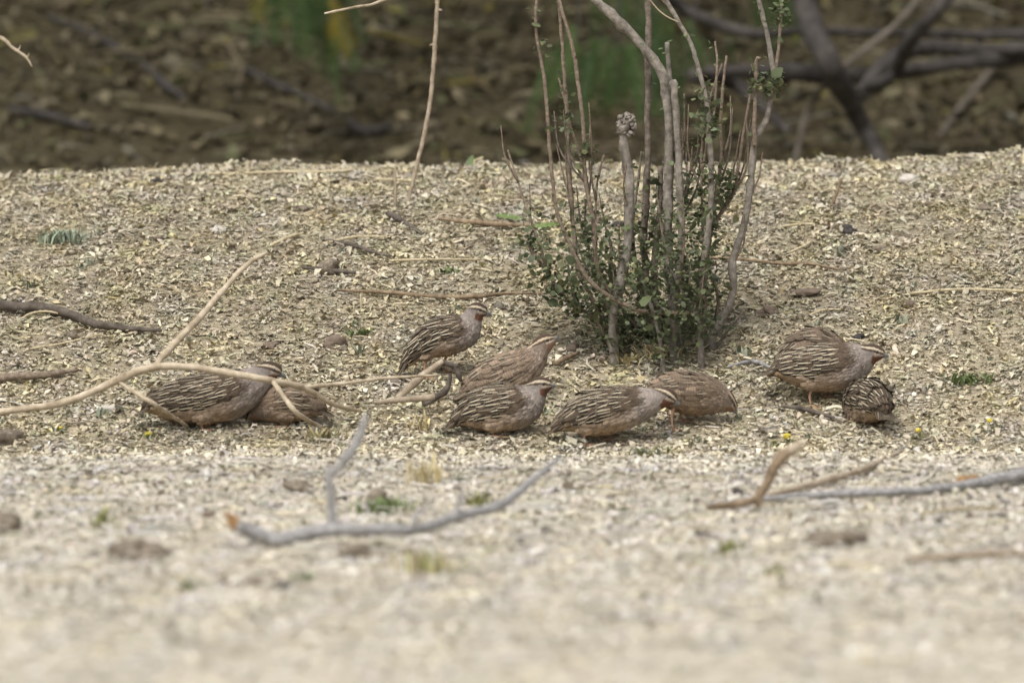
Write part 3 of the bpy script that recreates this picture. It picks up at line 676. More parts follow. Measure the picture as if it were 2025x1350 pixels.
    link('bill', polymesh('bill', *merge([U, Lw])), M_BILL, root)
    for sg in (-1, 1):
        dv = hf*.42+hu*.30+np.array([0, sg*.85, 0]); dv /= np.linalg.norm(dv); hit = bvh.ray_cast(Vector(headc), Vector(dv))[0]
        if hit is None: continue
        bm = bmesh.new(); bmesh.ops.create_icosphere(bm, subdivisions=2, radius=.0027, matrix=Matrix.Translation(hit-Vector(dv)*.0007)); em = bpy.data.meshes.new('eye'); bm.to_mesh(em); bm.free()
        em.polygons.foreach_set('use_smooth', np.full(len(em.polygons), True)); link('eye', em, M_EYE, root)
    # legs
    for f in feet:
        fx = tol(f[0], f[1]); k = int(np.argmin(np.abs(ctr[:, 0]-fx[0])+np.where(np.arange(n) > n*.7, 9, 0)))
        y = (.45 if f[2] > 0 else -.45)*rad[k]; top = np.array([fx[0]+.004, y, ctr[k, 2]-rad[k]*.75])
        foot = np.array([fx[0]+f[3]*s*sgn if len(f) > 3 else fx[0], y, 0]); wf = Rz@foot+np.array(g); foot[2] = hz(wf[0], wf[1])-g.z+.0055
        parts = [tube_arrays([top, lerp(top, foot, .5)+np.array([-.004, 0, 0]), foot+np.array([0, 0, .001])], [.0042, .0022, .0019], 10, 7, .05, seed=seed)]
        for an, ln in ((-.5, .017), (0, .020), (.5, .017), (math.pi, .008)):
            d = np.array([math.cos(an), math.sin(an), 0]); p1 = foot+d*ln*.55+np.array([0, 0, .0008]); p2 = foot+d*ln; 
            for q in (p1, p2):
                wq = Rz@q+np.array(g); q[2] = hz(wq[0], wq[1])-g.z+.0040
            parts.append(tube_arrays([foot, p1, p2], [.0017, .0014, .0007], 6, 6, .03))
        link('leg', polymesh('leg', *merge(parts)), M_LEG, root)
    return root

# the one stretched out on the left
quail('streaked quail with outstretched neck crouching under the pale arching branch',
      [(282, 811, 5), (305, 796, 20), (340, 793, 37), (385, 790, 47), (430, 785, 51), (468, 776, 46), (498, 760, 35), (518, 745, 25), (533, 734, 19), (545, 732, 13)], (568, 744),
      [(400, 845, -1), (425, 845, 1)], G(412, 850), 1, .08, 'male', .92, seed=1)
quail('brown quail pecking with lowered head behind the stretched out quail',
      [(640, 812, 5), (622, 803, 18), (596, 797, 33), (565, 796, 40), (535, 800, 36), (512, 808, 24), (499, 817, 17), (491, 821, 12)], (484, 838),
      [(588, 850, -1), (570, 850, 1)], G(580, 843), -1, -.25, 'female', .95, seed=2)
quail('upright streaked quail with raised head standing over the bare twigs',
      [(794, 732, 4), (810, 708, 13), (833, 687, 25), (862, 670, 36), (892, 662, 39), (918, 656, 33), (931, 638, 24), (937, 624, 18), (943, 615, 16.5), (953, 614, 12)], (974, 622),
      [(842, 748, -1), (884, 748, 1)], G(862, 748), 1, .05, 'male', .95, seed=3)
quail('plain brown quail with raised head standing behind a crouching streaked quail',
      [(913, 779, 5), (934, 766, 18), (963, 752, 33), (998, 741, 42), (1030, 728, 40), (1054, 710, 29), (1067, 692, 20), (1077, 679, 17.5), (1088, 674, 12)], (1105, 668),
      [(990, 800, -1), (1012, 800, 1)], G(1000, 797), 1, .15, 'female', 1.08, seed=4)
quail('streaked quail with chestnut throat crouching in front of the plain brown one',
      [(886, 844, 4), (906, 828, 14), (930, 816, 28), (965, 808, 44), (1000, 806, 48), (1030, 802, 42), (1050, 787, 31), (1060, 773, 22), (1068, 763, 18), (1079, 761, 13)], (1097, 762),
      [(975, 862, -1), (1005, 862, 1)], G(990, 864), 1, 0, 'male', 1.0, seed=5)
quail('grey breasted streaked quail walking with its bill pointed at the ground',
      [(1090, 852, 5), (1110, 836, 16), (1140, 823, 31), (1175, 815, 47), (1210, 809, 47), (1245, 803, 40), (1275, 796, 30), (1298, 788, 22), (1314, 783, 18), (1326, 786, 12)], (1343, 799),
      [(1157, 880, -1), (1192, 882, 1)], G(1176, 882), 1, -.05, 'male', 1.08, seed=6)
quail('plain brown quail feeding with its head hidden low below the shrub',
      [(1284, 770, 6), (1302, 768, 19), (1330, 772, 36), (1365, 777, 44), (1398, 783, 37), (1424, 791, 25), (1440, 799, 15), (1448, 804, 10)], (1456, 818),
      [(1324, 848, -1), (1352, 848, 1)], G(1340, 848), 1, .3, 'female', 1.02, seed=7)
quail('upright streaked quail with grey bill and chestnut throat facing open litter',
      [(1511, 738, 4), (1535, 731, 14), (1565, 726, 30), (1603, 727, 44), (1640, 726, 49), (1674, 720, 43), (1699, 709, 30), (1712, 702, 21), (1723, 698, 17.5), (1735, 698, 12)], (1755, 704),
      [(1600, 800, -1), (1630, 802, 1)], G(1618, 802), 1, 0, 'male', 1.04, seed=8)
quail('rounded quail showing only its humped back behind the upright chestnut throated one',
      [(1532, 728, 5), (1548, 715, 16), (1572, 702, 31), (1600, 692, 45), (1632, 697, 43), (1656, 710, 32), (1674, 724, 20), (1684, 735, 16), (1690, 742, 11)], (1700, 755),
      [(1600, 765, -1), (1620, 765, 1)], G(1610, 764), 1, .35, 'female', .85, seed=9)
quail('small dark quail feeding with its back and tail turned, below the upright one',
      [(1636, 812, 8), (1652, 801, 20), (1676, 794, 35), (1706, 792, 46), (1740, 796, 42), (1764, 806, 30), (1780, 818, 20), (1790, 826, 16), (1798, 832, 11)], (1806, 846),
      [(1700, 840, -1), (1722, 840, 1)], G(1716, 842), 1, 2.0, 'male', .95, seed=10)

# ------------------------------------------------------------------ branches and sticks on the ground
def lying(name, label, cat, segs, mat, group=None, seed=0, sides=9):
    """segs: list of (part name, pixel points (px,py[,lift m]) on the ground, radii px, material or None)"""
    first = [G(*p[:2]) for p in segs[0][1]]; root = None; allp = []
    for nm, pp, rr, mt in segs:
        pts = []
        for j, p in enumerate(pp):
            g = G(p[0], p[1]); q = g+Vector((0, 0, .85*rr[min(j, len(rr)-1)]*mpp(g.y)+.006)); pts.append(q)
        rad = np.interp(np.linspace(0, 1, len(pts)), np.linspace(0, 1, len(rr)), rr)*mpp(pts[0].y)
        allp.append((nm, tube_arrays(pts, rad, None, sides, .07, 3, seed=seed+len(allp)), mt))
    if len(segs) == 1:
        V, F_ = allp[0][1]; c0 = np.mean(V, 0); c0[2] = V[:, 2].min(); o = link(name, polymesh(name, V-c0, F_), mat, label=label, category=cat); o.location = c0
        if group: o['group'] = group
        return o
    root = thing(name, first[0], label, cat, group)
    for nm, (V, F_), mt in allp: tpart(root, nm, V, F_, mt or mat)
    return root
def standing(name, label, cat, segs, Y, mat, base=None, group=None, seed=0):
    """segs in a plane at distance Y (points may give their own distance as third value)"""
    b = base or P(*segs[0][1][0][:2], segs[0][1][0][2] if len(segs[0][1][0]) > 2 else Y)
    parts = []
    for k, (nm, pp, rr, mt) in enumerate(segs):
        pts = [P(p[0], p[1], p[2] if len(p) > 2 else Y) for p in pp]
        for q in pts: q.z = max(q.z, hz(q.x, q.y)-.004)
        rad = np.interp(np.linspace(0, 1, len(pts)), np.linspace(0, 1, len(rr)), rr)*mpp(Y)
        parts.append((nm, tube_arrays(pts, rad, None, 9, .06, 3, seed=seed+k), mt))
    if len(parts) == 1:
        V, F_ = parts[0][1]; c0 = np.array(b); o = link(name, polymesh(name, V-c0, F_), mat, label=label, category=cat); o.location = b
        if group: o['group'] = group
        return o
    root = thing(name, b, label, cat, group)
    for nm, (V, F_), mt in parts: tpart(root, nm, V, F_, mt or mat)
    return root

# pale arching branch in front of the stretched quail; it touches the ground at its outer left end and at its two lower twigs
YA = G(370, 845).y-.12
gl = G(-160, 850)
standing('arching_dry_branch', 'long pale dry branch arching over the stretched out quail', 'branch', [
    ('branch', [(-180, 858, gl.y), (0, 815, YA), (130, 795, YA), (230, 752, YA), (300, 727, YA), (370, 725, YA), (440, 735, YA), (520, 750, YA), (600, 766, YA+.05), (660, 800, YA+.1), (720, 828, YA+.2)], [7, 7, 7.5, 8, 8, 7, 7, 7, 6.5, 5, 3], None),
    ('side_branch', [(304, 727, YA), (335, 690, YA+.05), (400, 622, YA+.12), (440, 575, YA+.18), (490, 522, YA+.22), (527, 500, YA+.25)], [6, 7, 7, 6, 5, 3.5], None),
    ('side_twig', [(600, 766, YA+.05), (680, 758, YA+.1), (760, 748, YA+.14), (870, 741, YA+.16)], [5, 4, 3.5, 2], None),
    ('side_twig', [(540, 754, YA), (565, 790, YA-.02), (590, 818, YA-.03), (640, 846, G(640, 850).y), (700, 862, G(700, 862).y)], [5, 5, 5, 4, 2.5], None),
    ('side_twig', [(230, 752, YA), (270, 778, YA-.02), (310, 802, YA-.04), (370, 842, G(370, 845).y-.03)], [3.5, 4.5, 4.5, 3], None),
], YA, M_PALE, base=gl, seed=300)

# weathered fork in the foreground
yf = G(560, 1088).y
g1 = [G(a, b) for a, b in ((540, 1076), (660, 1058))]
def fr(px, py): return (px, py, yf)
standing('forked_grey_branch', 'weathered grey forked branch with an orange torn end lying in the foreground', 'branch', [
    ('branch', [(468, 1036, yf-.02), (500, 1052, yf-.01), (545, 1070, yf), (600, 1056, yf), (655, 1046, yf), (740, 1046, yf), (820, 1046, yf+.02), (900, 1022, yf+.1), (985, 1000, yf+.2), (1040, 960, yf+.35), (1105, 905, yf+.55)], [15, 16, 16, 15, 14, 12, 12, 11, 10, 8, 4], None),
    ('side_branch', [fr(658, 1046), fr(656, 1000), fr(652, 950), fr(650, 920)], [8, 8, 8, 4], None),
    ('side_branch', [fr(654, 940), fr(675, 918), fr(700, 885), fr(715, 850), fr(724, 815)], [7, 9, 9, 8, 3], None),
    ('side_twig', [fr(818, 1040), fr(822, 1020), fr(840, 1005), fr(856, 997)], [5, 5, 4, 2], None),
    ('side_twig', [(905, 1018, yf+.1), (908, 995, yf+.1), (912, 970, yf+.1)], [4, 4, 2.5], None),
    *[('torn_end', [(478, 1040+dy*.5, yf-.02), (462, 1032+dy, yf-.02), (462-ln, 1030+dy*1.7-ln*.4, yf-.02)], [6, 6, 1.2], M_RUST) for dy, ln in ((-9, 14), (-4, 22), (1, 12), (6, 19), (11, 8))],
], yf, M_GREY, base=G(560, 1078), seed=320)

ys = G(1490, 1014).y
standing('forked_brown_stick', 'brown forked stick with a frayed upright prong standing on the sandy foreground', 'stick', [
    ('stick', [(1400, 1003, ys-.05), (1450, 996, ys), (1490, 988, ys), (1515, 960, ys), (1530, 925, ys), (1550, 900, ys), (1578, 885, ys)], [6, 7, 8, 9, 10, 11, 7], None),
    ('side_twig', [(1505, 985, ys), (1500, 996, ys), (1498, 1006, ys)], [7, 6, 3], None),
    ('frayed_end', [(1560, 893, ys), (1572, 886, ys), (1586, 878, ys)], [11, 11, 6], M_TAN),
], ys, M_BRST, base=G(1498, 1006), seed=340)
lying('tan_stick', 'thin tan stick slanting away behind the forked brown stick', 'stick', [('s', [(1440, 1010), (1530, 990), (1640, 962), (1720, 935), (1785, 900)], [4, 6, 7, 6, 3], None)], M_TAN, seed=350)
lying('long_grey_stick', 'long grey stick with an orange bare patch lying across the sandy foreground', 'stick', [
    ('stick', [(1400, 1008), (1520, 998), (1650, 992), (1750, 988), (1850, 982), (1930, 972), (2025, 957), (2120, 945)], [4, 6, 8, 8, 9, 11, 13, 13], None),
    ('bare_patch', [(1885, 972), (1915, 968), (1950, 962)], [4, 12, 4], M_RUST)], M_GREY, seed=352)
lying('foreground_stick', 'faint straw coloured stick lying low in the blurred foreground', 'stick', [('s', [(1790, 1120), (1900, 1112), (2030, 1105)], [5, 7, 6], None)], M_TAN, seed=354)
lying('foreground_straw', 'thin pale straw lying just below the long grey stick', 'straw', [('s', [(1820, 1024), (1900, 1016), (1980, 1014)], [2.5, 3, 2], None)], M_STRAW, seed=356)

# dark root and sticks on the mound
lying('dark_root', 'dark curved root lying on the mound beyond the pale arching branch', 'root', [('s', [(-40, 615), (30, 622), (90, 625), (140, 638), (190, 656), (250, 662), (320, 664)], [9, 10, 10, 9, 8, 6, 3], None)], M_DARK, seed=360)
lying('grey_stick', 'thick grey stick lying on the litter below the dark curved root', 'stick', [('s', [(-40, 768), (30, 762), (90, 754), (155, 745)], [7, 8, 7, 3], None)], M_TWIG, seed=362)
lying('dark_stick', 'short dark stick with a blackened end lying near the foot of the dry stalk', 'stick', [('s', [(768, 436), (790, 446), (832, 470)], [6, 6, 3], None)], M_DARK, seed=364)
lying('dark_twig', 'thin dark reddish twig curving down the mound below the blackened stick', 'twig', [('s', [(640, 486), (690, 493), (730, 508), (772, 517)], [2.5, 4, 3.5, 2], None)], M_DARK, seed=366)
lying('dark_twig', 'straight dark twig lying flat on the mound beside a grey clod', 'twig', [('s', [(598, 541), (650, 546), (702, 550)], [3, 4.5, 3], None)], M_DARK, seed=368)
lying('brown_stick', 'brown flat stick lying on the mound between dry stalk and shrub', 'stick', [('s', [(866, 443), (930, 450), (1000, 456), (1060, 455)], [3, 5, 5, 2], None)], M_BRST, seed=370)
lying('fallen_stalk', 'long olive stem lying across the mound behind the upright quail', 'stem', [('s', [(668, 584), (760, 589), (870, 598), (945, 598), (1000, 592), (1095, 588)], [2, 4, 4.5, 4.5, 3, 1.5], None)], M_BRST, seed=372)
lying('fallen_stalk', 'thin tan stem lying across the mound right of the shrub', 'stem', [('s', [(1395, 520), (1450, 522), (1540, 530), (1600, 531), (1668, 543)], [2, 3, 3.2, 3, 1.5], None)], M_BRST, seed=374)
yt = G(850, 795).y-.02
standing('pale_forked_twig', 'pale forked twig with dark prongs propped below the upright quail', 'twig', [
    ('twig', [(782, 792, yt), (805, 770, yt), (840, 740, yt), (876, 714, yt)], [6, 7, 7, 6], M_TAN),
    ('prong', [(874, 715, yt), (890, 720, yt), (906, 725, yt)], [5, 5, 4], M_DARK),
    ('prong', [(898, 722, yt), (905, 738, yt), (912, 754, yt)], [4.5, 5, 3], M_DARK)], yt, M_TAN, base=G(782, 796), seed=380)
yt2 = G(850, 802).y-.05
standing('dark_stump_twig', 'dark stubby forked twig lying between upright quail and crouching quail', 'twig', [
    ('twig', [(836, 800, yt2), (856, 790, yt2), (878, 775, yt2), (888, 760, yt2), (891, 738, yt2)], [6, 7, 6, 5, 3], M_DARK),
    ('side_twig', [(740, 796, yt2), (800, 790, yt2), (860, 785, yt2)], [4, 6, 7], M_TAN)], yt2, M_DARK, base=G(838, 806), seed=384)
lying('brown_stick', 'short brown stick pointing at the shrub beside the plain brown quail', 'stick', [('s', [(1098, 734), (1120, 722), (1145, 708)], [5, 5, 3], None)], M_BRST, seed=386)
lying('grey_stick', 'pair of pale grey twigs lying left of the chestnut throated quail', 'twig', [('s', [(1440, 735), (1490, 728), (1530, 742)], [3, 4, 3], None)], M_GREY, seed=388)
lying('brown_stick', 'dark brown stick lying on the ground before the rounded quails', 'stick', [('s', [(1545, 812), (1590, 822), (1650, 836)], [3, 5, 3], None)], M_DARK, seed=390)
STRAW_LABELS = ['long pale straw lying flat just under the mound crest', 'pale straw lying across the long one near the mound crest', 'short pale straw lying between the two dry stalks on the mound', 'pale straw lying above the thin dark reddish twig', 'short thick straw lying beyond the tip of the pale arching branch', 'pale straw lying flat on the open mound level with the brown bark chip', 'thin straw lying beside the black pebble on the open mound', 'thin straw lying between the olive stalk and the flat brown stick', 'short straw lying slantwise by the upright grey green sprout', 'thin straw lying between dark root and pale arching branch', 'short straw lying between plain brown quail and shrub', 'short straw slanting over the left part of the mound crest']
for i, (pp, rr) in enumerate([([(335, 352), (450, 352), (560, 350), (690, 347)], [2, 2.5, 2.5, 2]), ([(560, 350), (650, 350), (745, 341)], [3, 3.5, 2]), ([(742, 366), (800, 367), (830, 369)], [3, 3, 2]),
                              ([(640, 492), (700, 478), (760, 476)], [3, 3, 2]), ([(600, 470), (570, 480), (535, 497)], [2, 3.5, 3]), ([(1800, 590), (1900, 583), (2025, 588)], [2.5, 3, 2.5]),
                              ([(1530, 460), (1580, 452), (1612, 452)], [2, 2.5, 2]), ([(770, 525), (860, 522), (950, 522)], [2, 2, 1.5]), ([(1560, 510), (1590, 497), (1608, 486)], [2, 2.5, 2]),
                              ([(60, 700), (120, 690), (200, 672)], [1.8, 2, 1.5]), ([(1050, 690), (1075, 680), (1100, 672)], [3, 3, 2]), ([(440, 360), (470, 350), (505, 342)], [2, 2.5, 2])]):
    lying('straw', STRAW_LABELS[i], 'straw', [('s', pp, rr, None)], M_STRAW, 'loose straws on the mound', seed=400+i)
def arc_straw(pp, label, seed):
    Y = G(*pp[0]).y; standing('arched_straw', label, 'straw', [('s', [(a, b, Y) for a, b in pp], [2.2, 2.2, 2.2, 1.5], None)], Y, M_STRAW, base=G(*pp[0]), seed=seed)
arc_straw([(38, 634), (60, 620), (95, 616), (140, 626)], 'yellow straw arched over the dark curved root', 430)
arc_straw([(1598, 624), (1625, 613), (1660, 612), (1695, 622)], 'yellow straw arched above the humped quail', 431)

# standing stalks
ysk = G(806, 412).y
standing('dry_stalk', 'tall thin dry stalk leaning up from the mound', 'stalk', [
    ('stalk', [(804, 418, ysk), (812, 380, ysk), (826, 320, ysk), (842, 250, ysk), (853, 180, ysk), (860, 90, ysk), (865, 0, ysk), (866, -60, ysk)], [3.2, 3.6, 4, 4.2, 4.2, 4.2, 4, 3.5], None),
    ('bud', [(860, 88, ysk), (855, 88, ysk), (850, 90, ysk)], [1.5, 2, 1], None), ('bud', [(865, 20, ysk), (870, 20, ysk), (874, 21, ysk)], [1.5, 2, 1], None)], ysk, M_TAN, base=G(804, 418), seed=440)
def upright(label, a, b, rr, mat, seed, mid=None):
    Y = G(*a).y; pp = [a]+([mid] if mid else [((a[0]+b[0])/2+1, (a[1]+b[1])/2)])+[b]
    standing('upright_stalk', label, 'stalk', [('s', [(p[0], p[1], Y) for p in pp], rr, None)], Y, mat, base=G(*a), seed=seed)
upright('short straight stalk standing close beside the tall dry stalk', (781, 415), (781, 330), [2.6, 2.6, 2], M_TAN, 450)
upright('stubby brown stalk leaning on the open mound right of the shrub', (1643, 412), (1664, 352), [3.5, 3, 2.5], M_BRST, 451)
upright('thin dark twig leaning against the shrub above the brown quail', (1408, 702), (1470, 618), [3, 3, 1.5], M_DARK, 452, (1440, 652))
upright('tiny pale upright straw on the mound below the long olive stem', (714, 620), (713, 582), [2, 2, 1.5], M_STRAW, 453)
# thorny twig of a plant rooted outside the frame on the left
yl = 21.0; gb = Vector((-1.16, yl, hz(-1.16, yl)))
standing('thorny_twig', 'pale thorny twig drooping in above the mound from the far left', 'twig', [
    ('twig', [(-235, 480, yl), (-215, 300, yl), (-160, 120, yl), (-80, 50, yl), (0, 74, yl), (25, 95, yl), (50, 112, yl), (63, 132, yl)], [6, 6, 5, 4, 3.5, 3, 2.6, 1.2], None),
    ('thorn', [(36, 100, yl), (39, 94, yl), (40, 90, yl)], [1.5, 1, .5], None), ('thorn', [(52, 114, yl), (56, 110, yl), (57, 106, yl)], [1.5, 1, .5], None), ('thorn', [(10, 84, yl), (8, 78, yl), (4, 74, yl)], [1.5, 1, .5], None)],
    yl, M_PALE, base=P(-235, 480, yl), seed=460)

# ------------------------------------------------------------------ clods and stones
M_CLOD = mat_stops('earth_clod', 90, [(.3, (.11, .09, .068)), (.5, (.20, .165, .125)), (.72, (.34, .29, .225))], .95, 260, 1.0, .003)
M_CLODR = mat_stops('reddish_stone', 120, [(.3, (.12, .09, .068)), (.7, (.21, .165, .128))], .9, 260, .6, .001)
M_CLODB = mat_stops('blackish_crumb', 120, [(.3, (.03, .026, .025)), (.7, (.085, .075, .068))], .9, 260, .6, .001)
M_STONE = mat_stops('pale_stone', 120, [(.3, (.38, .345, .3)), (.7, (.56, .52, .46))], .9, 260, .6, .001)
def clod(px, py, w, h, label, mat=M_CLOD, cat='clod', seed=0, group=None, name='earth_clod'):
    r = np.random.default_rng(seed); g = G(px, py+h*.45); s = mpp(g.y)
    bm = bmesh.new(); bmesh.ops.create_icosphere(bm, subdivisions=3, radius=1.0)
    V = np.array([v.co[:] for v in bm.verts]); F_ = [tuple(v.index for v in f.verts) for f in bm.faces]; bm.free()
    k = r.normal(0, 1, (10, 3)); k /= np.linalg.norm(k, axis=1)[:, None]
    d = 1+.40*(np.exp(6*(V@k.T-1))*r.choice([-1, 1], 10)).sum(1)+.10*np.sin(V@k.T*9).sum(1)/3+r.normal(0, .06, len(V))
    V = V*d[:, None]*np.array([w*.5, w*.42, h*.62])*s+np.array([0, 0, h*.30*s])
    o = link(name, polymesh(name, V, F_, True), mat, label=label, category=cat); o.location = g
    if group: o['group'] = group
for i, (px, py, w_, h_, lab, mt) in enumerate([
        (283, 1085, 105, 46, 'large brown earth clod lying left of the grey forked branch', M_CLOD), (15, 1032, 78, 48, 'dark rough earth clod lying beside the scattered twigs of the blurred verge', M_CLOD),
        (18, 864, 62, 28, 'low grey brown clod just below the pale arching branch', M_CLOD), (665, 678, 36, 20, 'smooth reddish brown stone lying on the mound behind the quails', M_CLODR),
        (603, 962, 46, 22, 'small dark clod left of the upright prong of the grey branch', M_CLOD), (748, 985, 40, 30, 'dark crumbly clod behind the green tuft at the grey branch', M_CLOD),
        (700, 1090, 60, 18, 'flat brown clod directly below the grey forked branch', M_CLOD), (808, 1092, 46, 26, 'rounded brown clod below the thin end of the grey branch', M_CLOD),
        (1652, 1062, 105, 34, 'wide flat brown clod below the long grey stick', M_CLOD), (450, 1149, 34, 18, 'small reddish clod lying well below the torn orange end', M_CLODR), (512, 1148, 42, 14, 'flat reddish bark chip lying well below the torn orange end', M_CLODR),
        (1972, 1022, 30, 14, 'small black clod at the end of the thin pale straw', M_CLODB), (1862, 1030, 20, 14, 'black pebble lying under the thin pale straw', M_CLODB),
        (1126, 962, 26, 16, 'brown pebble beyond the thin end of the grey branch', M_CLOD), (416, 1019, 26, 18, 'small rust brown crumb beside the torn orange end', M_CLODR),
        (750, 912, 22, 12, 'dark crumb right of the tall prong of the grey branch', M_CLODB), (1350, 323, 44, 18, 'black clod on the mound crest behind the shrub', M_CLODB),
        (1680, 456, 26, 14, 'black pebble on the open mound right of the shrub', M_CLODB), (1520, 616, 40, 18, 'dark curled dead leaf above the humped quail', M_CLODR), (1600, 577, 60, 12, 'flat brown bark chip on the open mound', M_CLODR),
        (652, 530, 40, 26, 'grey brown clod beside the straight dark twig', M_CLOD), (1130, 690, 24, 18, 'dark hollow seed husk beside the brown quail', M_CLODR), (1800, 352, 36, 22, 'pale rounded stone near the right of the mound crest', M_STONE),
        (430, 455, 30, 16, 'pale angular stone on the left slope of the mound', M_STONE), (205, 812, 34, 16, 'pale stone under the pale arching branch', M_STONE)]):
    clod(px, py, w_, h_, lab, mt, 'stone' if 'stone' in lab or 'pebble' in lab else ('leaf' if 'leaf' in lab else ('chip' if 'chip' in lab else 'clod')), 500+i, name='stone' if 'stone' in lab or 'pebble' in lab else 'earth_clod')
for i in range(46):
    px = random.uniform(20, 2005); py = random.choice([random.uniform(930, 1180), random.uniform(350, 700)])
    clod(px, py, random.uniform(14, 30), random.uniform(8, 14), 'small crumb of dark earth lying loose among the litter', random.choice([M_CLOD, M_CLODR, M_CLODB]), 'crumb', 600+i, 'loose dark crumbs', 'earth_crumb')

# ------------------------------------------------------------------ small plants
M_BLADE = mat_attr('blade', .25, 200, .7, .2, .2)
def tuft_mesh(name, w, h, n, cols, r, bend=.6, bw=.0022):
    Vs = []; Fs = []; Cs = []; off = 0
    for _ in range(n):
        x, y = r.normal(0, w*.28), r.normal(0, w*.25); hh = h*r.uniform(.5, 1.1); an = r.uniform(0, 6.28); ln = bend*hh*r.uniform(.2, 1.2)
        d = np.array([math.cos(an), math.sin(an), 0])*ln; sd = np.array([-math.sin(an), math.cos(an), 0])*bw*r.uniform(.7, 1.3)
        c = np.array(cols[r.integers(0, len(cols))])*math.exp(r.normal(0, .18))
        for k, (t, q) in enumerate(((0, .7), (.4, 1), (.75, .8), (1, .1))):
            m_ = np.array([x, y, -.003])+d*t*t+np.array([0, 0, hh*(t-.25*t*t*bend)]); Vs += [m_-sd*q, m_+sd*q]; Cs += [c, c]
            if k: Fs.append((off+2*k-2, off+2*k-1, off+2*k+1, off+2*k))
        off += 8
    me = polymesh(name, Vs, Fs); setcol(me, Cs); me.materials.append(M_BLADE); return me
G1 = [(.17, .235, .085), (.21, .28, .11), (.15, .2, .085)]; TEAL = [(.27, .32, .23), (.32, .35, .27)]; OLV = [(.24, .26, .09), (.32, .32, .14), (.2, .2, .08)]
DRY = [(.58, .49, .26), (.48, .4, .22), (.63, .56, .36)]; SAGE = [(.29, .31, .22), (.22, .25, .17), (.36, .36, .28)]
for i, (px, py, w_, h_, n, cols, lab, bd) in enumerate([
        (125, 480, 80, 26, 120, TEAL, 'blue green grass tuft on the left slope of the mound', .9), (705, 662, 52, 16, 40, G1, 'bright green low tuft behind the upright quail', 1.2), (880, 540, 44, 14, 26, G1, 'flat dark green tuft on the mound above the long olive stem', 1.2),
        (1912, 760, 85, 24, 70, G1, 'bright green spreading tuft to the right of the quails', 1.2), (755, 1012, 95, 32, 60, G1, 'green weed tuft growing behind the grey forked branch', .9), (602, 1150, 42, 22, 22, G1, 'small green tuft in the blurred foreground below the grey branch', .8),
        (368, 1165, 28, 20, 14, G1, 'tiny green tuft in the blurred foreground below the large clod', .8), (125, 358, 80, 16, 40, OLV, 'yellow green low weed on the left of the mound crest', 1.3), (850, 1140, 105, 50, 60, OLV+DRY, 'yellowish weed tuft in the blurred foreground', .7),
        (1440, 1095, 60, 30, 34, OLV, 'yellow green weed tuft below the forked brown stick', .8), (1540, 1145, 60, 26, 30, OLV, 'pale olive weed tuft in the blurred foreground below the wide clod', .8), (840, 960, 60, 60, 30, DRY, 'wispy dry yellow grass tuft beyond the grey forked branch', .5),
        (830, 850, 40, 34, 16, DRY, 'wispy dry yellow grass tuft in front of the streaked quails', .6), (540, 1050, 50, 34, 0, OLV, '', .8), (205, 1040, 40, 36, 16, OLV, 'olive sprig growing above the large brown clod', .6),
        (940, 1000, 50, 30, 22, OLV, 'olive sprig growing beyond the bend of the grey branch', .7), (1715, 330, 70, 20, 24, DRY, 'dry yellow grass patch near the mound crest right of the shrub', 1.0), (500, 1075, 40, 20, 0, OLV, '', 1), (60, 570, 60, 20, 14, SAGE, 'grey green sprig patch far left on the mound', .8),
        (640, 870, 90, 26, 34, OLV+DRY, 'faded grass tuft in front of the lowered head quail', .7), (1310, 705, 110, 24, 80, DRY, 'tangle of dry brown grass round the foot of the shrub', .9), (1240, 718, 90, 22, 50, DRY, 'dry grass tangle between shrub foot and walking quail', .9)]):
    if not n: continue
    g = G(px, py); s = mpp(g.y); o = link('grass_tuft', tuft_mesh('grass_tuft', w_*s*.9, h_*s*1.4, int(n*1.1), cols, np.random.default_rng(700+i), bd, .0022), None, label=lab, category='tuft'); o.location = g
# grey green sprouts
SPM = [tuft_mesh('sage_sprout', .012, .020, 9, SAGE, np.random.default_rng(740+k), .5, .0026) for k in range(4)]
def sprout(px, py, sc, label, group=None):
    g = G(px, py); o = link('sage_sprout', SPM[random.randrange(4)], None, label=label, category='sprout'); o.location = g; o.scale = (sc,)*3; o.rotation_euler.z = random.uniform(0, 6.28)
    if group: o['group'] = group
for px, py, sc, lab in [(20, 350, 1.5, 'grey green sprout clump at the left end of the mound crest'), (1575, 328, 1.5, 'pale grey sprout standing on the mound crest right of the shrub'), (705, 700, 1.3, 'grey green sprout beside the reddish brown stone'), (1660, 505, 1.3, 'upright grey green sprout on the open mound right of the shrub'), (1470, 705, 1.4, 'grey green sprout left of the humped quail'), (1785, 640, 1.4, 'grey sprout clump beyond the chestnut throated quail'), (205, 825, 1.2, 'grey sprout beside the pale stone under the arching branch'), (290, 828, 1.1, 'grey sprout at the tail of the stretched out quail')]: sprout(px, py, sc, lab)
for i in range(150):
    px = random.uniform(-30, 2050); py = random.choice([random.uniform(360, 720), random.uniform(600, 900), random.uniform(845, 1080)])
    sprout(px, py, random.uniform(.35, .95), 'tiny grey green sprout growing among the litter', 'tiny grey green sprouts')
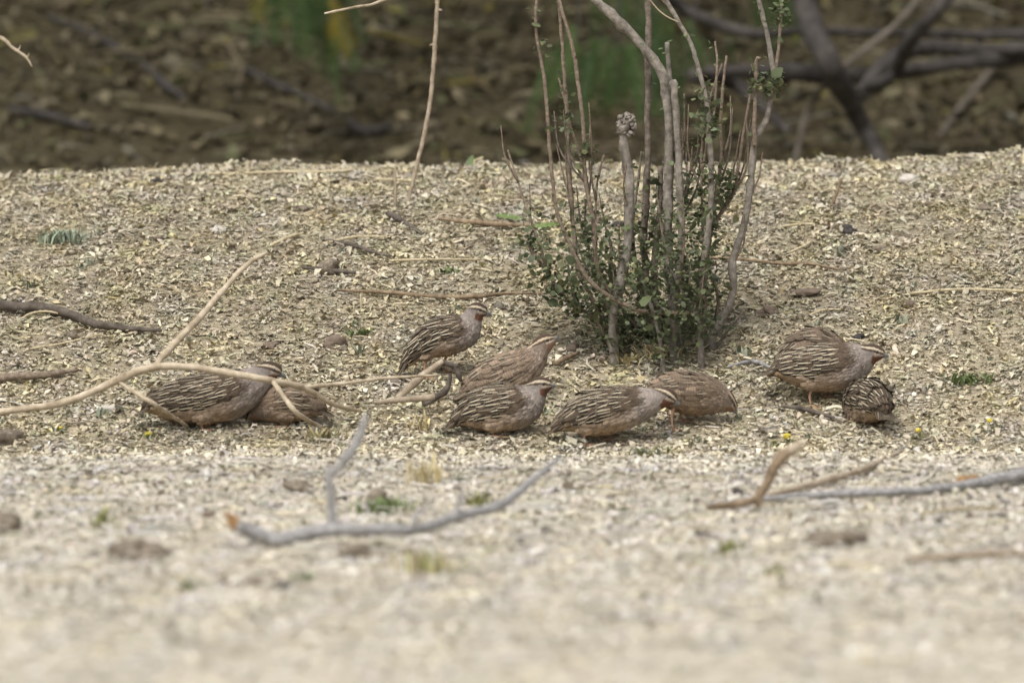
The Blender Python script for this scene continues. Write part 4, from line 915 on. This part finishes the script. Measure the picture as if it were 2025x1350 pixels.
# plants with a yellow flower head
M_YEL = mat_stops('yellow_flower', 300, [(.3, (.5, .40, .05)), (.7, (.62, .52, .09))], .6)
for i, (px, py, fx, fy, fr_, lab) in enumerate([(285, 868, 293, 858, 7, 'low weed with one bright yellow flower below the stretched out quail'), (1955, 850, 1957, 831, 6, 'upright weed with a yellow flower bud right of the feeding quails'), (1552, 880, 1556, 862, 8, 'short weed with a pale yellow flower bud beyond the forked brown stick'), (1810, 868, 1816, 850, 6, 'small weed with a yellow flower below the small dark quail'), (1280, 905, 1282, 884, 0, 'olive rosette weed growing in front of the walking quail'), (122, 858, 120, 845, 4, 'olive weed with a dull bud under the left end of the arching branch')]):
    g = G(px, py); s = mpp(g.y); t = thing('flowering_weed', g, lab, 'weed')
    link('leaves', tuft_mesh('leaves', (50 if fr_ != 0 else 70)*s, (20 if fr_ else 34)*s, 26 if fr_ else 46, OLV+SAGE, np.random.default_rng(760+i), .9, .0026), None, t)
    if fr_:
        f = P(fx, fy, g.y)-g; V, F_ = tube_arrays([(0, 0, -.002), (f.x*.6, 0, f.z*.5), tuple(f)], [.0012, .001, .001], 6, 6, .03); link('flower_stem', polymesh('flower_stem', V, F_), bpy.data.materials['blade'] if False else M_STRAW, t)
        bm = bmesh.new(); bmesh.ops.create_icosphere(bm, subdivisions=2, radius=fr_*s, matrix=Matrix.Translation(f)@Matrix.Diagonal((1, 1, .75, 1)))
        V = np.array([v.co[:] for v in bm.verts]); V += np.random.default_rng(i).normal(0, fr_*s*.12, V.shape); F_ = [tuple(v.index for v in q.verts) for q in bm.faces]; bm.free(); link('flower_head', polymesh('flower_head', V, F_, False), M_YEL, t)
# feathery compound leaves lying left of the shrub, and one broad pale leaf on the crest
def compound(px, py, length, ang, label, seed):
    r = np.random.default_rng(seed); g = G(px, py)+Vector((0, 0, .008)); s = mpp(g.y); Vs = []; Fs = []; Cs = []; off = 0
    d = np.array([math.cos(ang), .25, math.sin(ang)]); n = 16
    for k in range(n):
        c0 = d*length*s*(k/n-.5)
        for sg in (-1, 1):
            sd = np.array([.25, sg*.5, sg*.55 if sg > 0 else -.12]); sd /= np.linalg.norm(sd); ll = .011*(1-abs(k/n-.4)); wv = d/np.linalg.norm(d)*.0018
            Vs += [c0-wv, c0+sd*ll-wv*.5, c0+sd*ll+wv*.5, c0+wv]; Fs.append((off, off+1, off+2, off+3)); off += 4; Cs += [np.array((.17, .25, .08))*math.exp(r.normal(0, .15))]*4
    me = polymesh('compound_leaf', Vs, Fs); setcol(me, Cs); o = link('compound_leaf', me, M_BLADE, label=label, category='leaf'); o.location = g
compound(1012, 440, 60, -.15, 'feathery green fallen leaf lying left of the shrub', 1); compound(1078, 456, 60, .1, 'light green feathery fallen leaf touching the shrub stems', 2)
g = G(925, 335); me = polymesh('green_leaf', (lg[:, [1, 2, 0]]*np.array([.6, 1, 1]))*.03+np.array([0, 0, -.003]), lF); setcol(me, [(.30, .40, .20)]*7)
o = link('green_leaf', me, M_LEAF, label='single broad pale green leaf standing on the mound crest', category='leaf'); o.location = g; o.rotation_euler = (0, .35, .3)
